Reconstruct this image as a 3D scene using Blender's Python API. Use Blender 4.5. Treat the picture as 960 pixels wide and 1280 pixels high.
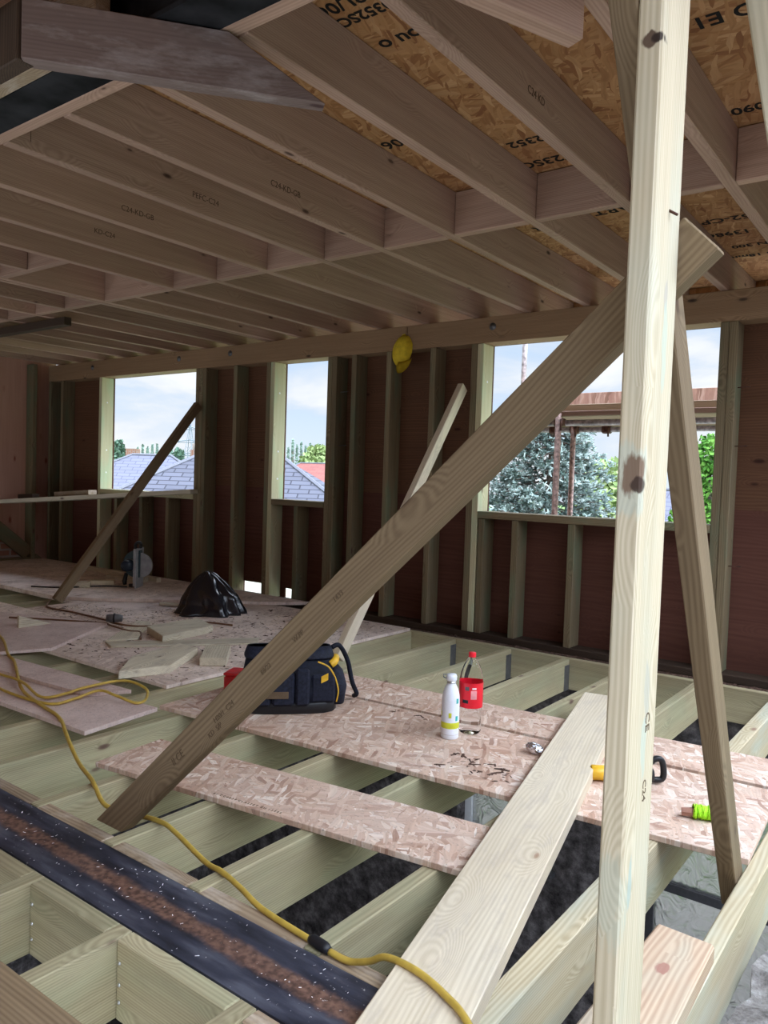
import bpy, bmesh, math, random
from mathutils import Vector, Matrix, noise
random.seed(7)
S = bpy.context.scene
C = S.collection
for o in list(bpy.data.objects): bpy.data.objects.remove(o)
R = math.radians

# ------------------------------------------------------------------ camera, sky, sun, exposure
cam_d = bpy.data.cameras.new('camera'); cam = bpy.data.objects.new('camera', cam_d); C.objects.link(cam)
right = Vector((0.79948628, 0.59974033, 0.03366343)); down = Vector((0.05259778, -0.01406894, -0.99851667)); fwd = Vector((-0.59837711, 0.80007099, -0.04279294))
cam.matrix_world = Matrix(((right.x, -down.x, -fwd.x, 0), (right.y, -down.y, -fwd.y, 0), (right.z, -down.z, -fwd.z, 1.05), (0, 0, 0, 1)))
cam_d.sensor_fit = 'VERTICAL'; cam_d.sensor_height = 36.0; cam_d.lens = 967 / 1280 * 36
cam_d.clip_start = 0.02; cam_d.clip_end = 600
S.camera = cam
S.view_settings.view_transform = 'Standard'; S.view_settings.look = 'None'
S.view_settings.gamma = 1.0; S.view_settings.use_curve_mapping = False
S.view_settings.exposure = 0.0
SKY_STRENGTH = 1.0; SKY_SIDE = 11.0; SKY_HIGH = 4.5; GROUND_GLOW = 0.6

def N(nt, t, **kw):
    n = nt.nodes.new(t)
    for k, v in kw.items():
        if k in n.inputs: n.inputs[k].default_value = v
        else: setattr(n, k, v)
    return n
def L(nt, a, b): nt.links.new(a, b)
def ramp(nt, fac, stops, interp='LINEAR'):
    r = N(nt, 'ShaderNodeValToRGB'); cr = r.color_ramp; cr.interpolation = interp
    while len(cr.elements) < len(stops): cr.elements.new(0.5)
    for e, (p, c) in zip(cr.elements, stops):
        e.position = p; e.color = (c, c, c, 1) if isinstance(c, (int, float)) else (*c, 1)
    L(nt, fac, r.inputs[0]); return r.outputs[0]
def mix(nt, f, a, b, mode='MIX'):
    m = N(nt, 'ShaderNodeMix', data_type='RGBA', blend_type=mode)
    for s, v in ((m.inputs[0], f), (m.inputs[6], a), (m.inputs[7], b)):
        if isinstance(v, (int, float)): s.default_value = v
        elif isinstance(v, tuple): s.default_value = (*v, 1)
        else: L(nt, v, s)
    return m.outputs[2]
def math_n(nt, op, a, b=0.0, clamp=False):
    m = N(nt, 'ShaderNodeMath', operation=op); m.use_clamp = clamp
    for s, v in ((m.inputs[0], a), (m.inputs[1], b)):
        if isinstance(v, (int, float)): s.default_value = v
        else: L(nt, v, s)
    return m.outputs[0]

W = bpy.data.worlds.new('sky'); S.world = W; W.use_nodes = True
nt = W.node_tree; nt.nodes.clear()
tc = N(nt, 'ShaderNodeTexCoord')
sx = N(nt, 'ShaderNodeSeparateXYZ'); L(nt, tc.outputs['Generated'], sx.inputs[0])
mp = N(nt, 'ShaderNodeMapping'); mp.inputs['Scale'].default_value = (2.2, 2.2, 8.0); mp.inputs['Location'].default_value = (0.65, .1, .32)
L(nt, tc.outputs['Generated'], mp.inputs[0])
n1 = N(nt, 'ShaderNodeTexNoise', Scale=1.9, Detail=7.0, Roughness=0.52, Distortion=.3); L(nt, mp.outputs[0], n1.inputs['Vector'])
base = ramp(nt, sx.outputs['Z'], [(0.0, (.80, .90, .97)), (.10, (.60, .76, .96)), (.5, (.42, .58, .86))])
cl = ramp(nt, n1.outputs[0], [(.40, 0.0), (.56, 1.0)])
ccol = ramp(nt, n1.outputs[0], [(.42, (.66, .75, .89)), (.64, (.93, .96, .98))])
colr = mix(nt, cl, base, ccol)
# the overcast is brightest higher up and towards the open right hand side
dt = N(nt, 'ShaderNodeVectorMath', operation='DOT_PRODUCT'); L(nt, tc.outputs['Generated'], dt.inputs[0])
dt.inputs[1].default_value = Vector((.50, .02, .86)).normalized()
side = math_n(nt, 'MULTIPLY', ramp(nt, dt.outputs['Value'], [(.45, 0.0), (.95, 1.0)]), SKY_SIDE)
high = math_n(nt, 'MULTIPLY', ramp(nt, sx.outputs['Z'], [(.22, 0.0), (.60, 1.0)]), SKY_HIGH)
low = math_n(nt, 'MULTIPLY', ramp(nt, math_n(nt, 'MULTIPLY', sx.outputs['Z'], -1.0), [(.02, 0.0), (.12, 1.0)]), GROUND_GLOW)
bo2 = math_n(nt, 'ADD', math_n(nt, 'ADD', math_n(nt, 'ADD', side, high), low), 1.06)
bg = N(nt, 'ShaderNodeBackground')
vm = N(nt, 'ShaderNodeVectorMath', operation='SCALE'); L(nt, colr, vm.inputs[0]); L(nt, bo2, vm.inputs['Scale'])
L(nt, vm.outputs[0], bg.inputs[0]); bg.inputs[1].default_value = SKY_STRENGTH
wo = N(nt, 'ShaderNodeOutputWorld'); L(nt, bg.outputs[0], wo.inputs[0])

sd = bpy.data.lights.new('sun', 'SUN'); sun = bpy.data.objects.new('sun', sd); C.objects.link(sun)
sd.energy = .8; sd.angle = R(60); sd.color = (1, .97, .93)
sun.rotation_euler = Vector((.77, -.02, .64)).to_track_quat('Z', 'Y').to_euler()

# ------------------------------------------------------------------ materials
def new_mat(name, rough=.7, spec=.3):
    m = bpy.data.materials.new(name); m.use_nodes = True
    nt = m.node_tree; b = nt.nodes['Principled BSDF']
    b.inputs['Roughness'].default_value = rough
    b.inputs['Specular IOR Level'].default_value = spec
    return m, nt, b
def flat(name, c, rough=.6, spec=.4, metal=0.0, var=.08, sc=30):
    m, nt, b = new_mat(name, rough, spec); b.inputs['Metallic'].default_value = metal
    tc = N(nt, 'ShaderNodeTexCoord'); n = N(nt, 'ShaderNodeTexNoise', Scale=sc, Detail=3.0); L(nt, tc.outputs['Object'], n.inputs['Vector'])
    lo = tuple(x * (1 - var * 2) for x in c); hi = tuple(min(1, x * (1 + var * 2)) for x in c)
    L(nt, ramp(nt, n.outputs[0], [(.3, lo), (.7, hi)]), b.inputs['Base Color'])
    return m
def rnd_coords(nt):
    tc = N(nt, 'ShaderNodeTexCoord'); oi = N(nt, 'ShaderNodeObjectInfo')
    cx = N(nt, 'ShaderNodeCombineXYZ')
    for i, k in enumerate((47.0, 1.3, 2.1)): L(nt, math_n(nt, 'MULTIPLY', oi.outputs['Random'], k), cx.inputs[i])
    ad = N(nt, 'ShaderNodeVectorMath', operation='ADD'); L(nt, tc.outputs['Object'], ad.inputs[0]); L(nt, cx.outputs[0], ad.inputs[1])
    return ad.outputs[0], oi.outputs['Random'], tc.outputs['Object']
def wood(name, dark, light, knot=(.12, .07, .05), stain=None, stain_amt=.5, dirt=None, dirt_amt=.5, rough=.72, ring=1.0, var=.25, spec=.25, knot_r=.10, spots=()):
    m, nt, b = new_mat(name, rough, spec)
    v, rnd, obj = rnd_coords(nt)
    def mapped(s):
        p = N(nt, 'ShaderNodeMapping'); p.inputs['Scale'].default_value = s; L(nt, v, p.inputs[0]); return p.outputs[0]
    # knots
    vo = N(nt, 'ShaderNodeTexVoronoi', Scale=1.0); L(nt, mapped((3.4, 9, 9)), vo.inputs['Vector'])
    kr = N(nt, 'ShaderNodeSeparateColor'); L(nt, vo.outputs['Color'], kr.inputs[0])
    kd = math_n(nt, 'ADD', vo.outputs['Distance'], ramp(nt, kr.outputs[0], [(.45, 0.0), (.75, .12), (.8, .6)]))
    # growth rings bending round the knots
    wv = N(nt, 'ShaderNodeTexNoise', Scale=1.0, Detail=2.0); L(nt, mapped((.9, 5, 5)), wv.inputs['Vector'])
    sub = N(nt, 'ShaderNodeVectorMath', operation='SCALE'); L(nt, wv.outputs['Color'], sub.inputs[0]); sub.inputs['Scale'].default_value = .045
    ad = N(nt, 'ShaderNodeVectorMath', operation='ADD'); L(nt, mapped((.10, 1, 1)), ad.inputs[0]); L(nt, sub.outputs[0], ad.inputs[1])
    kk = ramp(nt, kd, [(.0, .03), (.45, 0.0)])
    ad2 = N(nt, 'ShaderNodeVectorMath', operation='ADD'); L(nt, ad.outputs[0], ad2.inputs[0]); L(nt, kk, ad2.inputs[1])
    wa = N(nt, 'ShaderNodeTexWave', wave_type='RINGS', rings_direction='X', Scale=52.0, Distortion=1.0, Detail=2.0); wa.inputs['Detail Scale'].default_value = 2.0
    L(nt, ad2.outputs[0], wa.inputs['Vector'])
    st = N(nt, 'ShaderNodeTexNoise', Scale=1.0, Detail=5.0, Roughness=.65); L(nt, mapped((1.6, 60, 60)), st.inputs['Vector'])
    f = math_n(nt, 'ADD', math_n(nt, 'MULTIPLY', wa.outputs['Fac'], .34 * ring), math_n(nt, 'MULTIPLY', st.outputs[0], 1 - .30 * ring))
    col = ramp(nt, f, [(.18, dark), (.85, light)])
    # broad tone drift and board to board change
    br = N(nt, 'ShaderNodeTexNoise', Scale=1.0, Detail=2.0); L(nt, mapped((1.1, 7, 7)), br.inputs['Vector'])
    col = mix(nt, .55, col, ramp(nt, br.outputs[0], [(.3, tuple(x * .72 for x in light)), (.7, light)]), 'MULTIPLY') if False else mix(nt, ramp(nt, br.outputs[0], [(.35, .35), (.65, 0.0)]), col, dark)
    if stain:
        sn = N(nt, 'ShaderNodeTexNoise', Scale=1.0, Detail=3.0); L(nt, mapped((2.3, 9, 9)), sn.inputs['Vector'])
        col = mix(nt, math_n(nt, 'MULTIPLY', ramp(nt, sn.outputs[0], [(.48, 0.0), (.68, 1.0)]), stain_amt), col, stain)
    if dirt:
        dn = N(nt, 'ShaderNodeTexNoise', Scale=1.0, Detail=6.0, Roughness=.7); L(nt, mapped((5, 16, 16)), dn.inputs['Vector'])
        col = mix(nt, math_n(nt, 'MULTIPLY', ramp(nt, dn.outputs[0], [(.50, 0.0), (.66, 1.0)]), dirt_amt), col, dirt)
    kc = ramp(nt, kd, [(knot_r * .35, 1.0), (knot_r * .8, .75), (knot_r, .25), (knot_r * 1.6, 0.0)])
    col = mix(nt, kc, col, knot)
    if spots: sn2 = N(nt, 'ShaderNodeTexNoise', Scale=1.0, Detail=4.0); L(nt, mapped((18, 60, 60)), sn2.inputs['Vector'])
    for (pc, pr, c, am) in spots:
        sb = N(nt, 'ShaderNodeVectorMath', operation='SUBTRACT'); L(nt, obj, sb.inputs[0]); sb.inputs[1].default_value = pc
        wob = N(nt, 'ShaderNodeVectorMath', operation='SCALE'); L(nt, wv.outputs['Color'], wob.inputs[0]); wob.inputs['Scale'].default_value = .0
        dv = N(nt, 'ShaderNodeVectorMath', operation='DIVIDE'); L(nt, sb.outputs[0], dv.inputs[0]); dv.inputs[1].default_value = pr
        ln = N(nt, 'ShaderNodeVectorMath', operation='LENGTH'); L(nt, dv.outputs[0], ln.inputs[0])
        rg = math_n(nt, 'ADD', ln.outputs['Value'], math_n(nt, 'MULTIPLY', math_n(nt, 'SUBTRACT', sn2.outputs[0], .5), 1.6))
        col = mix(nt, ramp(nt, rg, [(.75, am), (1.1, 0.0)]), col, c)
    hsv = N(nt, 'ShaderNodeHueSaturation'); L(nt, col, hsv.inputs['Color'])
    L(nt, math_n(nt, 'MULTIPLY_ADD', rnd, var), hsv.inputs['Value']); nt.nodes[-1].inputs[2].default_value = 1 - var / 2
    L(nt, hsv.outputs[0], b.inputs['Base Color'])
    bp = N(nt, 'ShaderNodeBump', Strength=.12, Distance=.002); L(nt, f, bp.inputs['Height']); L(nt, bp.outputs[0], b.inputs['Normal'])
    return m
def osb(name, cols, sx=7.0, sy=38.0, dust=None, dust_amt=.5, rough=.8, turn=0.0, edge=.06):
    m, nt, b = new_mat(name, rough, .2)
    v, rnd, obj = rnd_coords(nt)
    wn = N(nt, 'ShaderNodeTexNoise', Scale=6.0, Detail=2.0); L(nt, v, wn.inputs['Vector'])
    wsc = N(nt, 'ShaderNodeVectorMath', operation='SCALE'); L(nt, wn.outputs['Color'], wsc.inputs[0]); wsc.inputs['Scale'].default_value = .06
    ad = N(nt, 'ShaderNodeVectorMath', operation='ADD'); L(nt, v, ad.inputs[0]); L(nt, wsc.outputs[0], ad.inputs[1])
    col = None
    stops = [(i / (len(cols) - 1), c) for i, c in enumerate(cols)]
    for i, (a, k) in enumerate(((0, 1.0), (24, 1.15), (-31, .9), (68, 1.3))):
        rt = N(nt, 'ShaderNodeMapping'); rt.inputs['Rotation'].default_value = (0, 0, R(a + turn)); rt.inputs['Location'].default_value = (i * 3.1, i * 1.7, 0); L(nt, ad.outputs[0], rt.inputs[0])
        p = N(nt, 'ShaderNodeMapping'); p.inputs['Scale'].default_value = (sx * k, sy * k, 2); L(nt, rt.outputs[0], p.inputs[0])
        vo = N(nt, 'ShaderNodeTexVoronoi', Scale=1.0); L(nt, p.outputs[0], vo.inputs['Vector'])
        sc = N(nt, 'ShaderNodeSeparateColor'); L(nt, vo.outputs['Color'], sc.inputs[0])
        cc = ramp(nt, sc.outputs[0], stops)
        gr = N(nt, 'ShaderNodeTexNoise', Scale=1.0, Detail=3.0)
        p2 = N(nt, 'ShaderNodeMapping'); p2.inputs['Scale'].default_value = (6, 120, 10); L(nt, rt.outputs[0], p2.inputs[0]); L(nt, p2.outputs[0], gr.inputs['Vector'])
        cc = mix(nt, .5, cc, ramp(nt, gr.outputs[0], [(.3, .55), (.7, 1.0)]), 'MULTIPLY')
        if col is None: col = cc
        else: col = mix(nt, ramp(nt, sc.outputs[1], [(.55, 0.0), (.60, 1.0)]), col, cc)
    if dust:
        dn = N(nt, 'ShaderNodeTexNoise', Scale=4.0, Detail=8.0, Roughness=.7); L(nt, v, dn.inputs['Vector'])
        col = mix(nt, math_n(nt, 'MULTIPLY', ramp(nt, dn.outputs[0], [(.38, 0.0), (.62, 1.0)]), dust_amt), col, dust)
        sp = N(nt, 'ShaderNodeTexNoise', Scale=110.0, Detail=2.0); L(nt, v, sp.inputs['Vector'])
        col = mix(nt, ramp(nt, sp.outputs[0], [(.62, 0.0), (.70, .55)]), col, tuple(x * .35 for x in dust))
    L(nt, col, b.inputs['Base Color'])
    return m
M = {}
M['joist'] = wood('treated_joist_wood', (.23, .19, .105), (.50, .435, .27), stain=(.27, .31, .19), stain_amt=.3, dirt=(.24, .19, .13), dirt_amt=.25, ring=.8)
M['joist_pale'] = wood('pale_joist_wood', (.33, .26, .15), (.58, .50, .34), stain=(.42, .50, .43), stain_amt=.4, knot=(.25, .15, .10))
M['roof'] = wood('rafter_wood', (.25, .15, .105), (.50, .335, .25), knot=(.06, .03, .02), var=.3, ring=.6, knot_r=.085)
M['stud'] = wood('stud_wood', (.125, .092, .05), (.30, .235, .14), stain=(.13, .18, .11), stain_amt=.6, var=.4)
M['beam'] = wood('head_beam_wood', (.20, .12, .062), (.38, .25, .145), knot=(.05, .03, .02), var=.1)
M['jamb'] = wood('jamb_wood', (.42, .37, .22), (.70, .64, .42), stain=(.40, .56, .36), stain_amt=.6)
M['post'] = wood('post_wood', (.41, .33, .21), (.72, .63, .46), stain=(.44, .52, .45), stain_amt=.3, knot=(.20, .13, .08), var=.05, knot_r=.05, ring=.8, spots=[
    ((-0.120, 0, -.067), (.07, .030, .03), (.42, .52, .46), .4), ((-0.110, .004, -.066), (.036, .019, .02), (.16, .09, .055), .9), ((-0.127, .012, -.062), (.014, .012, .02), (.045, .025, .018), .9), ((0.548, .002, -.066), (.014, .017, .02), (.10, .06, .04), .95), ((0.548, .012, -.060), (.011, .009, .02), (.03, .018, .014), .95),
    ((0.180, .02, .01), (.030, .01, .012), (.40, .36, .30), .8), ((0.105, .02, .015), (.075, .01, .014), (.40, .50, .42), .5), ((-0.465, .02, .012), (.05, .01, .016), (.36, .36, .31), .55), ((-0.555, .02, .005), (.06, .01, .015), (.40, .50, .43), .5),
    ((-0.770, .02, -.03), (.05, .01, .010), (.33, .42, .38), .7), ((-0.785, .0, -.055), (.09, .03, .025), (.42, .50, .42), .35)])
M['brace'] = wood('brace_wood', (.135, .09, .05), (.285, .205, .12), knot=(.09, .05, .028), var=.12, ring=.9)
M['plank'] = wood('plank_wood', (.50, .41, .28), (.77, .68, .52), dirt=(.46, .39, .31), dirt_amt=.5, knot=(.35, .22, .14), var=.05, knot_r=.07, ring=.7)
M['brown'] = wood('dirty_plate_wood', (.20, .14, .09), (.42, .32, .21), dirt=(.55, .48, .40), dirt_amt=.5)
M['greyed'] = wood('weathered_wood', (.12, .085, .075), (.25, .185, .165), dirt=(.42, .38, .37), dirt_amt=.4, knot=(.06, .03, .03), ring=.5)
M['offcut'] = wood('offcut_wood', (.46, .39, .27), (.78, .72, .56), dirt=(.3, .25, .2), dirt_amt=.5)
M['offcut_dim'] = wood('scaffold_board_wood', (.22, .16, .10), (.42, .32, .21))
M['block'] = wood('ringed_block_wood', (.40, .26, .165), (.62, .47, .32), stain=(.40, .47, .38), stain_amt=.35, knot=(.30, .16, .11), var=.02, ring=1.3, spots=[((.06, .0, .023), (.022, .016, .02), (.33, .15, .11), .85)])
M['osb_dim'] = osb('weathered_strand_board', [(.14, .075, .05), (.24, .14, .10), (.20, .11, .08), (.30, .20, .15)], sx=9, sy=40)
M['bench'] = wood('bench_board_wood', (.55, .50, .38), (.85, .80, .65))
M['dark'] = wood('dark_wood', (.035, .022, .015), (.09, .058, .038))
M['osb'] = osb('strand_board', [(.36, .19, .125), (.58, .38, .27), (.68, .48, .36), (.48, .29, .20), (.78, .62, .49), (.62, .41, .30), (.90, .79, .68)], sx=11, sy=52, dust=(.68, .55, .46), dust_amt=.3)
M['deck'] = osb('dusty_strand_board', [(.40, .28, .22), (.60, .47, .39), (.70, .56, .47), (.52, .39, .32), (.80, .67, .57)], dust=(.80, .67, .585), dust_amt=.9)
M['chip'] = osb('pink_chipboard', [(.54, .40, .355), (.64, .49, .43), (.59, .44, .39), (.68, .53, .47)], sx=60, sy=80, dust=(.72, .59, .53), dust_amt=.7)
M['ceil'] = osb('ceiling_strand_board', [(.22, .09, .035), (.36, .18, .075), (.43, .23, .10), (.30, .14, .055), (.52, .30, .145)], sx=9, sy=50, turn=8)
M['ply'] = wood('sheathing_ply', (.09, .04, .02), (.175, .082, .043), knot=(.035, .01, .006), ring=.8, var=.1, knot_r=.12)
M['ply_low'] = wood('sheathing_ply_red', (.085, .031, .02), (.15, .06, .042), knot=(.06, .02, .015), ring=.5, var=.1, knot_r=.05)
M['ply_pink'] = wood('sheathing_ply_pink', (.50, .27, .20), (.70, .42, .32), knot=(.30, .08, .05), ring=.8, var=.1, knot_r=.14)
M['ink'] = flat('black_ink', (.015, .013, .012), .8, .1)
M['ink_soft'] = flat('faded_ink', (.13, .09, .055), .8, .1)
M['galv'] = flat('galvanised_metal', (.16, .16, .165), .5, .5, .7)
M['navy'] = flat('navy_canvas', (.006, .008, .018), .75, .3, var=.3, sc=60)
M['navy2'] = flat('navy_canvas_panel', (.011, .014, .028), .7, .3, var=.25, sc=80)
M['black'] = flat('black_plastic', (.012, .012, .014), .45, .4)
M['bag'] = flat('glossy_black_film', (.010, .010, .014), .22, .6)
M['yellow'] = flat('yellow_plastic', (.78, .46, .03), .4, .5)
M['yellow_cloth'] = flat('yellow_cloth', (.62, .45, .03), .8, .2)
M['cable'] = flat('yellow_cable', (.50, .34, .06), .45, .4)
M['cable_dim'] = flat('brown_cable', (.16, .075, .035), .5, .4)
M['white'] = flat('white_enamel', (.82, .86, .93), .3, .5, var=.02)
M['lime'] = flat('lime_print', (.66, .68, .04), .4, .4)
M['teal'] = flat('teal_print', (.05, .45, .42), .4, .4)
M['silver'] = flat('brushed_steel', (.6, .6, .6), .3, .5, 1.0)
M['red'] = flat('red_plastic', (.62, .02, .025), .35, .5)
M['redlabel'] = flat('red_label', (.78, .012, .03), .3, .5, var=.02)
M['pinkprint'] = flat('pink_print', (.85, .35, .36), .4, .4)
M['whiteprint'] = flat('white_print', (.9, .85, .85), .4, .4)
M['peg'] = flat('peg_wood', (.33, .17, .12), .8, .2, var=.15)
M['string'] = flat('lime_string', (.38, .80, .03), .7, .2, var=.15, sc=200)
M['foil'] = flat('foil', (.75, .76, .80), .25, .6, .9)
M['upvc'] = flat('white_frame', (.75, .77, .80), .4, .5, var=.02)
M['tealmetal'] = flat('teal_guard', (.02, .05, .06), .4, .5)
M['bluemotor'] = flat('blue_motor_housing', (.008, .016, .03), .45, .4)
M['greymetal'] = flat('grey_guard', (.34, .34, .35), .5, .4, .3)
M['rustpole'] = flat('rusty_tube', (.34, .22, .18), .7, .4, .2, var=.3, sc=40)
M['rustclip'] = flat('rusty_fitting', (.10, .045, .03), .7, .4, .3, var=.3)
M['greypole'] = flat('grey_tube', (.40, .36, .36), .6, .4, .3, var=.25, sc=30)
M['debris'] = flat('dirt', (.10, .06, .045), .95, .1, var=.35, sc=60)
M['chips'] = flat('sawdust', (.62, .50, .40), .95, .1, var=.3, sc=90)
M['sash'] = flat('dark_sash', (.05, .05, .055), .5, .4)
def clear(name, col, rough=0.0, ior=1.45):
    m, nt, b = new_mat(name, rough, .5)
    b.inputs['Base Color'].default_value = (*col, 1); b.inputs['Transmission Weight'].default_value = 1.0; b.inputs['IOR'].default_value = ior
    return m, nt, b
M['pet'] = clear('clear_plastic', (.97, .97, .97), .03, 1.12)[0]
m, nt, b = clear('pattern_glass', (.24, .23, .22), .35, 1.45); M['frost'] = m
v, _, obj = rnd_coords(nt); nz = N(nt, 'ShaderNodeTexNoise', Scale=9.0, Detail=2.0, Distortion=2.5); L(nt, v, nz.inputs['Vector'])
bp = N(nt, 'ShaderNodeBump', Strength=1.0, Distance=.02); L(nt, nz.outputs[0], bp.inputs['Height']); L(nt, bp.outputs[0], b.inputs['Normal'])
# steel flange with a rust stripe along its middle and plaster specks
m, nt, b = new_mat('mill_scale_steel', .45, .5); M['steel'] = m
b.inputs['Metallic'].default_value = .35
v, _, obj = rnd_coords(nt)
sp = N(nt, 'ShaderNodeSeparateXYZ'); L(nt, obj, sp.inputs[0])
wn = N(nt, 'ShaderNodeTexNoise', Scale=14.0, Detail=6.0, Roughness=.7); L(nt, v, wn.inputs['Vector'])
ay = math_n(nt, 'ABSOLUTE', math_n(nt, 'ADD', sp.outputs['Y'], math_n(nt, 'MULTIPLY', math_n(nt, 'SUBTRACT', wn.outputs[0], .5), .045)))
n2 = N(nt, 'ShaderNodeTexNoise', Scale=5.0, Detail=5.0); mp = N(nt, 'ShaderNodeMapping'); mp.inputs['Scale'].default_value = (1, 5, 5); L(nt, v, mp.inputs[0]); L(nt, mp.outputs[0], n2.inputs['Vector'])
bc = ramp(nt, n2.outputs[0], [(.33, (.022, .023, .033)), (.5, (.055, .058, .082)), (.66, (.12, .124, .155))])
n3 = N(nt, 'ShaderNodeTexNoise', Scale=60.0, Detail=3.0); L(nt, v, n3.inputs['Vector'])
rc = ramp(nt, n3.outputs[0], [(.35, (.12, .066, .048)), (.65, (.27, .15, .105))])
colr = mix(nt, ramp(nt, ay, [(.016, .95), (.032, 0.0)]), bc, rc)
vo = N(nt, 'ShaderNodeTexNoise', Scale=75.0, Detail=3.0, Roughness=.6); L(nt, v, vo.inputs['Vector'])
msk = N(nt, 'ShaderNodeTexNoise', Scale=4.0, Detail=3.0); L(nt, v, msk.inputs['Vector'])
spk = ramp(nt, math_n(nt, 'ADD', vo.outputs[0], math_n(nt, 'MULTIPLY', msk.outputs[0], .35)), [(.88, 0.0), (.93, .7)])
colr = mix(nt, spk, colr, (.62, .60, .58)); L(nt, colr, b.inputs['Base Color'])
def rough_stone(name, c1, c2, c3, sc=7.0, disp=.02):
    m, nt, b = new_mat(name, .95, .1)
    v, _, obj = rnd_coords(nt)
    n = N(nt, 'ShaderNodeTexNoise', Scale=sc, Detail=9.0, Roughness=.72); L(nt, v, n.inputs['Vector'])
    L(nt, ramp(nt, n.outputs[0], [(.33, c1), (.5, c2), (.66, c3)]), b.inputs['Base Color'])
    bp = N(nt, 'ShaderNodeBump', Strength=1.0, Distance=disp); L(nt, n.outputs[0], bp.inputs['Height']); L(nt, bp.outputs[0], b.inputs['Normal'])
    return m
M['oldwall'] = rough_stone('stripped_plaster', (.025, .022, .022), (.10, .09, .09), (.23, .21, .21), 11)
M['rubble'] = rough_stone('rubble_masonry', (.12, .105, .095), (.28, .255, .23), (.46, .43, .39), 22)
M['earth'] = rough_stone('bare_floor', (.02, .018, .018), (.05, .045, .042), (.10, .09, .08), 5)
def tiles(name, c1, c2, mortar, w, h, off=.5, bias=0.0, ms=.02):
    m, nt, b = new_mat(name, .85, .2)
    tc = N(nt, 'ShaderNodeTexCoord')
    bk = N(nt, 'ShaderNodeTexBrick', Scale=1.0); bk.offset = off
    bk.inputs['Color1'].default_value = (*c1, 1); bk.inputs['Color2'].default_value = (*c2, 1); bk.inputs['Mortar'].default_value = (*mortar, 1)
    bk.inputs['Brick Width'].default_value = w; bk.inputs['Row Height'].default_value = h; bk.inputs['Mortar Size'].default_value = ms; bk.inputs['Bias'].default_value = bias
    L(nt, tc.outputs['UV'], bk.inputs['Vector']); L(nt, bk.outputs[0], b.inputs['Base Color'])
    return m
M['brick'] = tiles('red_brick', (.40, .19, .13), (.30, .13, .09), (.40, .34, .29), .225, .075, ms=.012)
M['brick_far'] = tiles('far_brick', (.20, .095, .06), (.16, .08, .05), (.2, .17, .14), .45, .15)
M['roof_tile'] = tiles('grey_roof_tile', (.075, .075, .092), (.062, .062, .076), (.025, .025, .032), .6, .24, ms=.022)
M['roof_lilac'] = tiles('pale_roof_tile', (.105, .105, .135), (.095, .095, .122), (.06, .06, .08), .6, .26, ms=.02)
M['roof_red'] = tiles('red_roof_tile', (.20, .07, .055), (.17, .055, .045), (.1, .045, .04), .6, .26, ms=.02)
M['render'] = flat('cream_render', (.62, .57, .50), .9, .1)
M['ridge'] = flat('ridge_mortar', (.12, .12, .135), .9, .1)
M['paving'] = flat('pale_paving', (.34, .32, .29), .9, .1, sc=4)
M['grass'] = flat('lawn', (.10, .17, .05), .95, .1, var=.3, sc=3)
def leafy(name, c1, c2, c3):
    m, nt, b = new_mat(name, .8, .15)
    tc = N(nt, 'ShaderNodeTexCoord'); n = N(nt, 'ShaderNodeTexNoise', Scale=5.0, Detail=4.0); L(nt, tc.outputs['Object'], n.inputs['Vector'])
    L(nt, ramp(nt, n.outputs[0], [(.32, c1), (.5, c2), (.68, c3)]), b.inputs['Base Color']); return m
M['spruce'] = leafy('blue_needles', (.05, .08, .066), (.16, .205, .18), (.36, .41, .37))
M['leaf'] = leafy('green_leaves', (.02, .075, .008), (.06, .16, .02), (.13, .25, .045))
M['leaf_y'] = leafy('spring_leaves', (.11, .16, .05), (.19, .25, .09), (.28, .33, .15))
M['leaf_d'] = leafy('dark_leaves', (.035, .07, .045), (.065, .115, .075), (.12, .17, .12))
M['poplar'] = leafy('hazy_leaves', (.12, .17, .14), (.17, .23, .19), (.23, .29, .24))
M['ivy'] = leafy('autumn_ivy', (.14, .08, .03), (.22, .14, .055), (.18, .19, .07))
M['bark'] = flat('bark', (.13, .10, .08), .9, .1, var=.3)
M['steelgrey'] = flat('pylon_steel', (.16, .19, .22), .7, .2)

# ------------------------------------------------------------------ builders
def link(name, me, mat, parent=None):
    o = bpy.data.objects.new(name, me); C.objects.link(o)
    if mat and not me.materials: me.materials.append(mat)
    if parent is not None: o.parent = parent
    return o
def tag(o, label, cat, group=None, kind=None):
    if label: o['label'] = label
    if cat: o['category'] = cat
    if group: o['group'] = group
    if kind: o['kind'] = kind
    return o
def struct(o):
    o['kind'] = 'structure'; return o
def thing(name, label, cat, loc=(0, 0, 0), rz=0.0, group=None):
    o = bpy.data.objects.new(name, None); C.objects.link(o); o.empty_display_size = .05
    o.location = loc; o.rotation_euler = (0, 0, rz)
    return tag(o, label, cat, group)
def bm_mesh(bm, name='m', smooth=False):
    bmesh.ops.recalc_face_normals(bm, faces=bm.faces)
    me = bpy.data.meshes.new(name); bm.to_mesh(me); bm.free()
    if smooth: me.polygons.foreach_set('use_smooth', [True] * len(me.polygons))
    return me
def bevel_all(bm, w, seg=1):
    if w > 0: bmesh.ops.bevel(bm, geom=list(bm.edges), offset=w, segments=seg, affect='EDGES', profile=.5)
def frame(X, ref):
    X = Vector(X).normalized(); Zv = Vector(ref); Zv = (Zv - X * Zv.dot(X)).normalized(); Yv = Zv.cross(X)
    return Matrix((X, Yv, Zv)).transposed()
def place(o, Rm, loc):
    o.matrix_world = Matrix.Translation(Vector(loc)) @ Rm.to_4x4()
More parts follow.
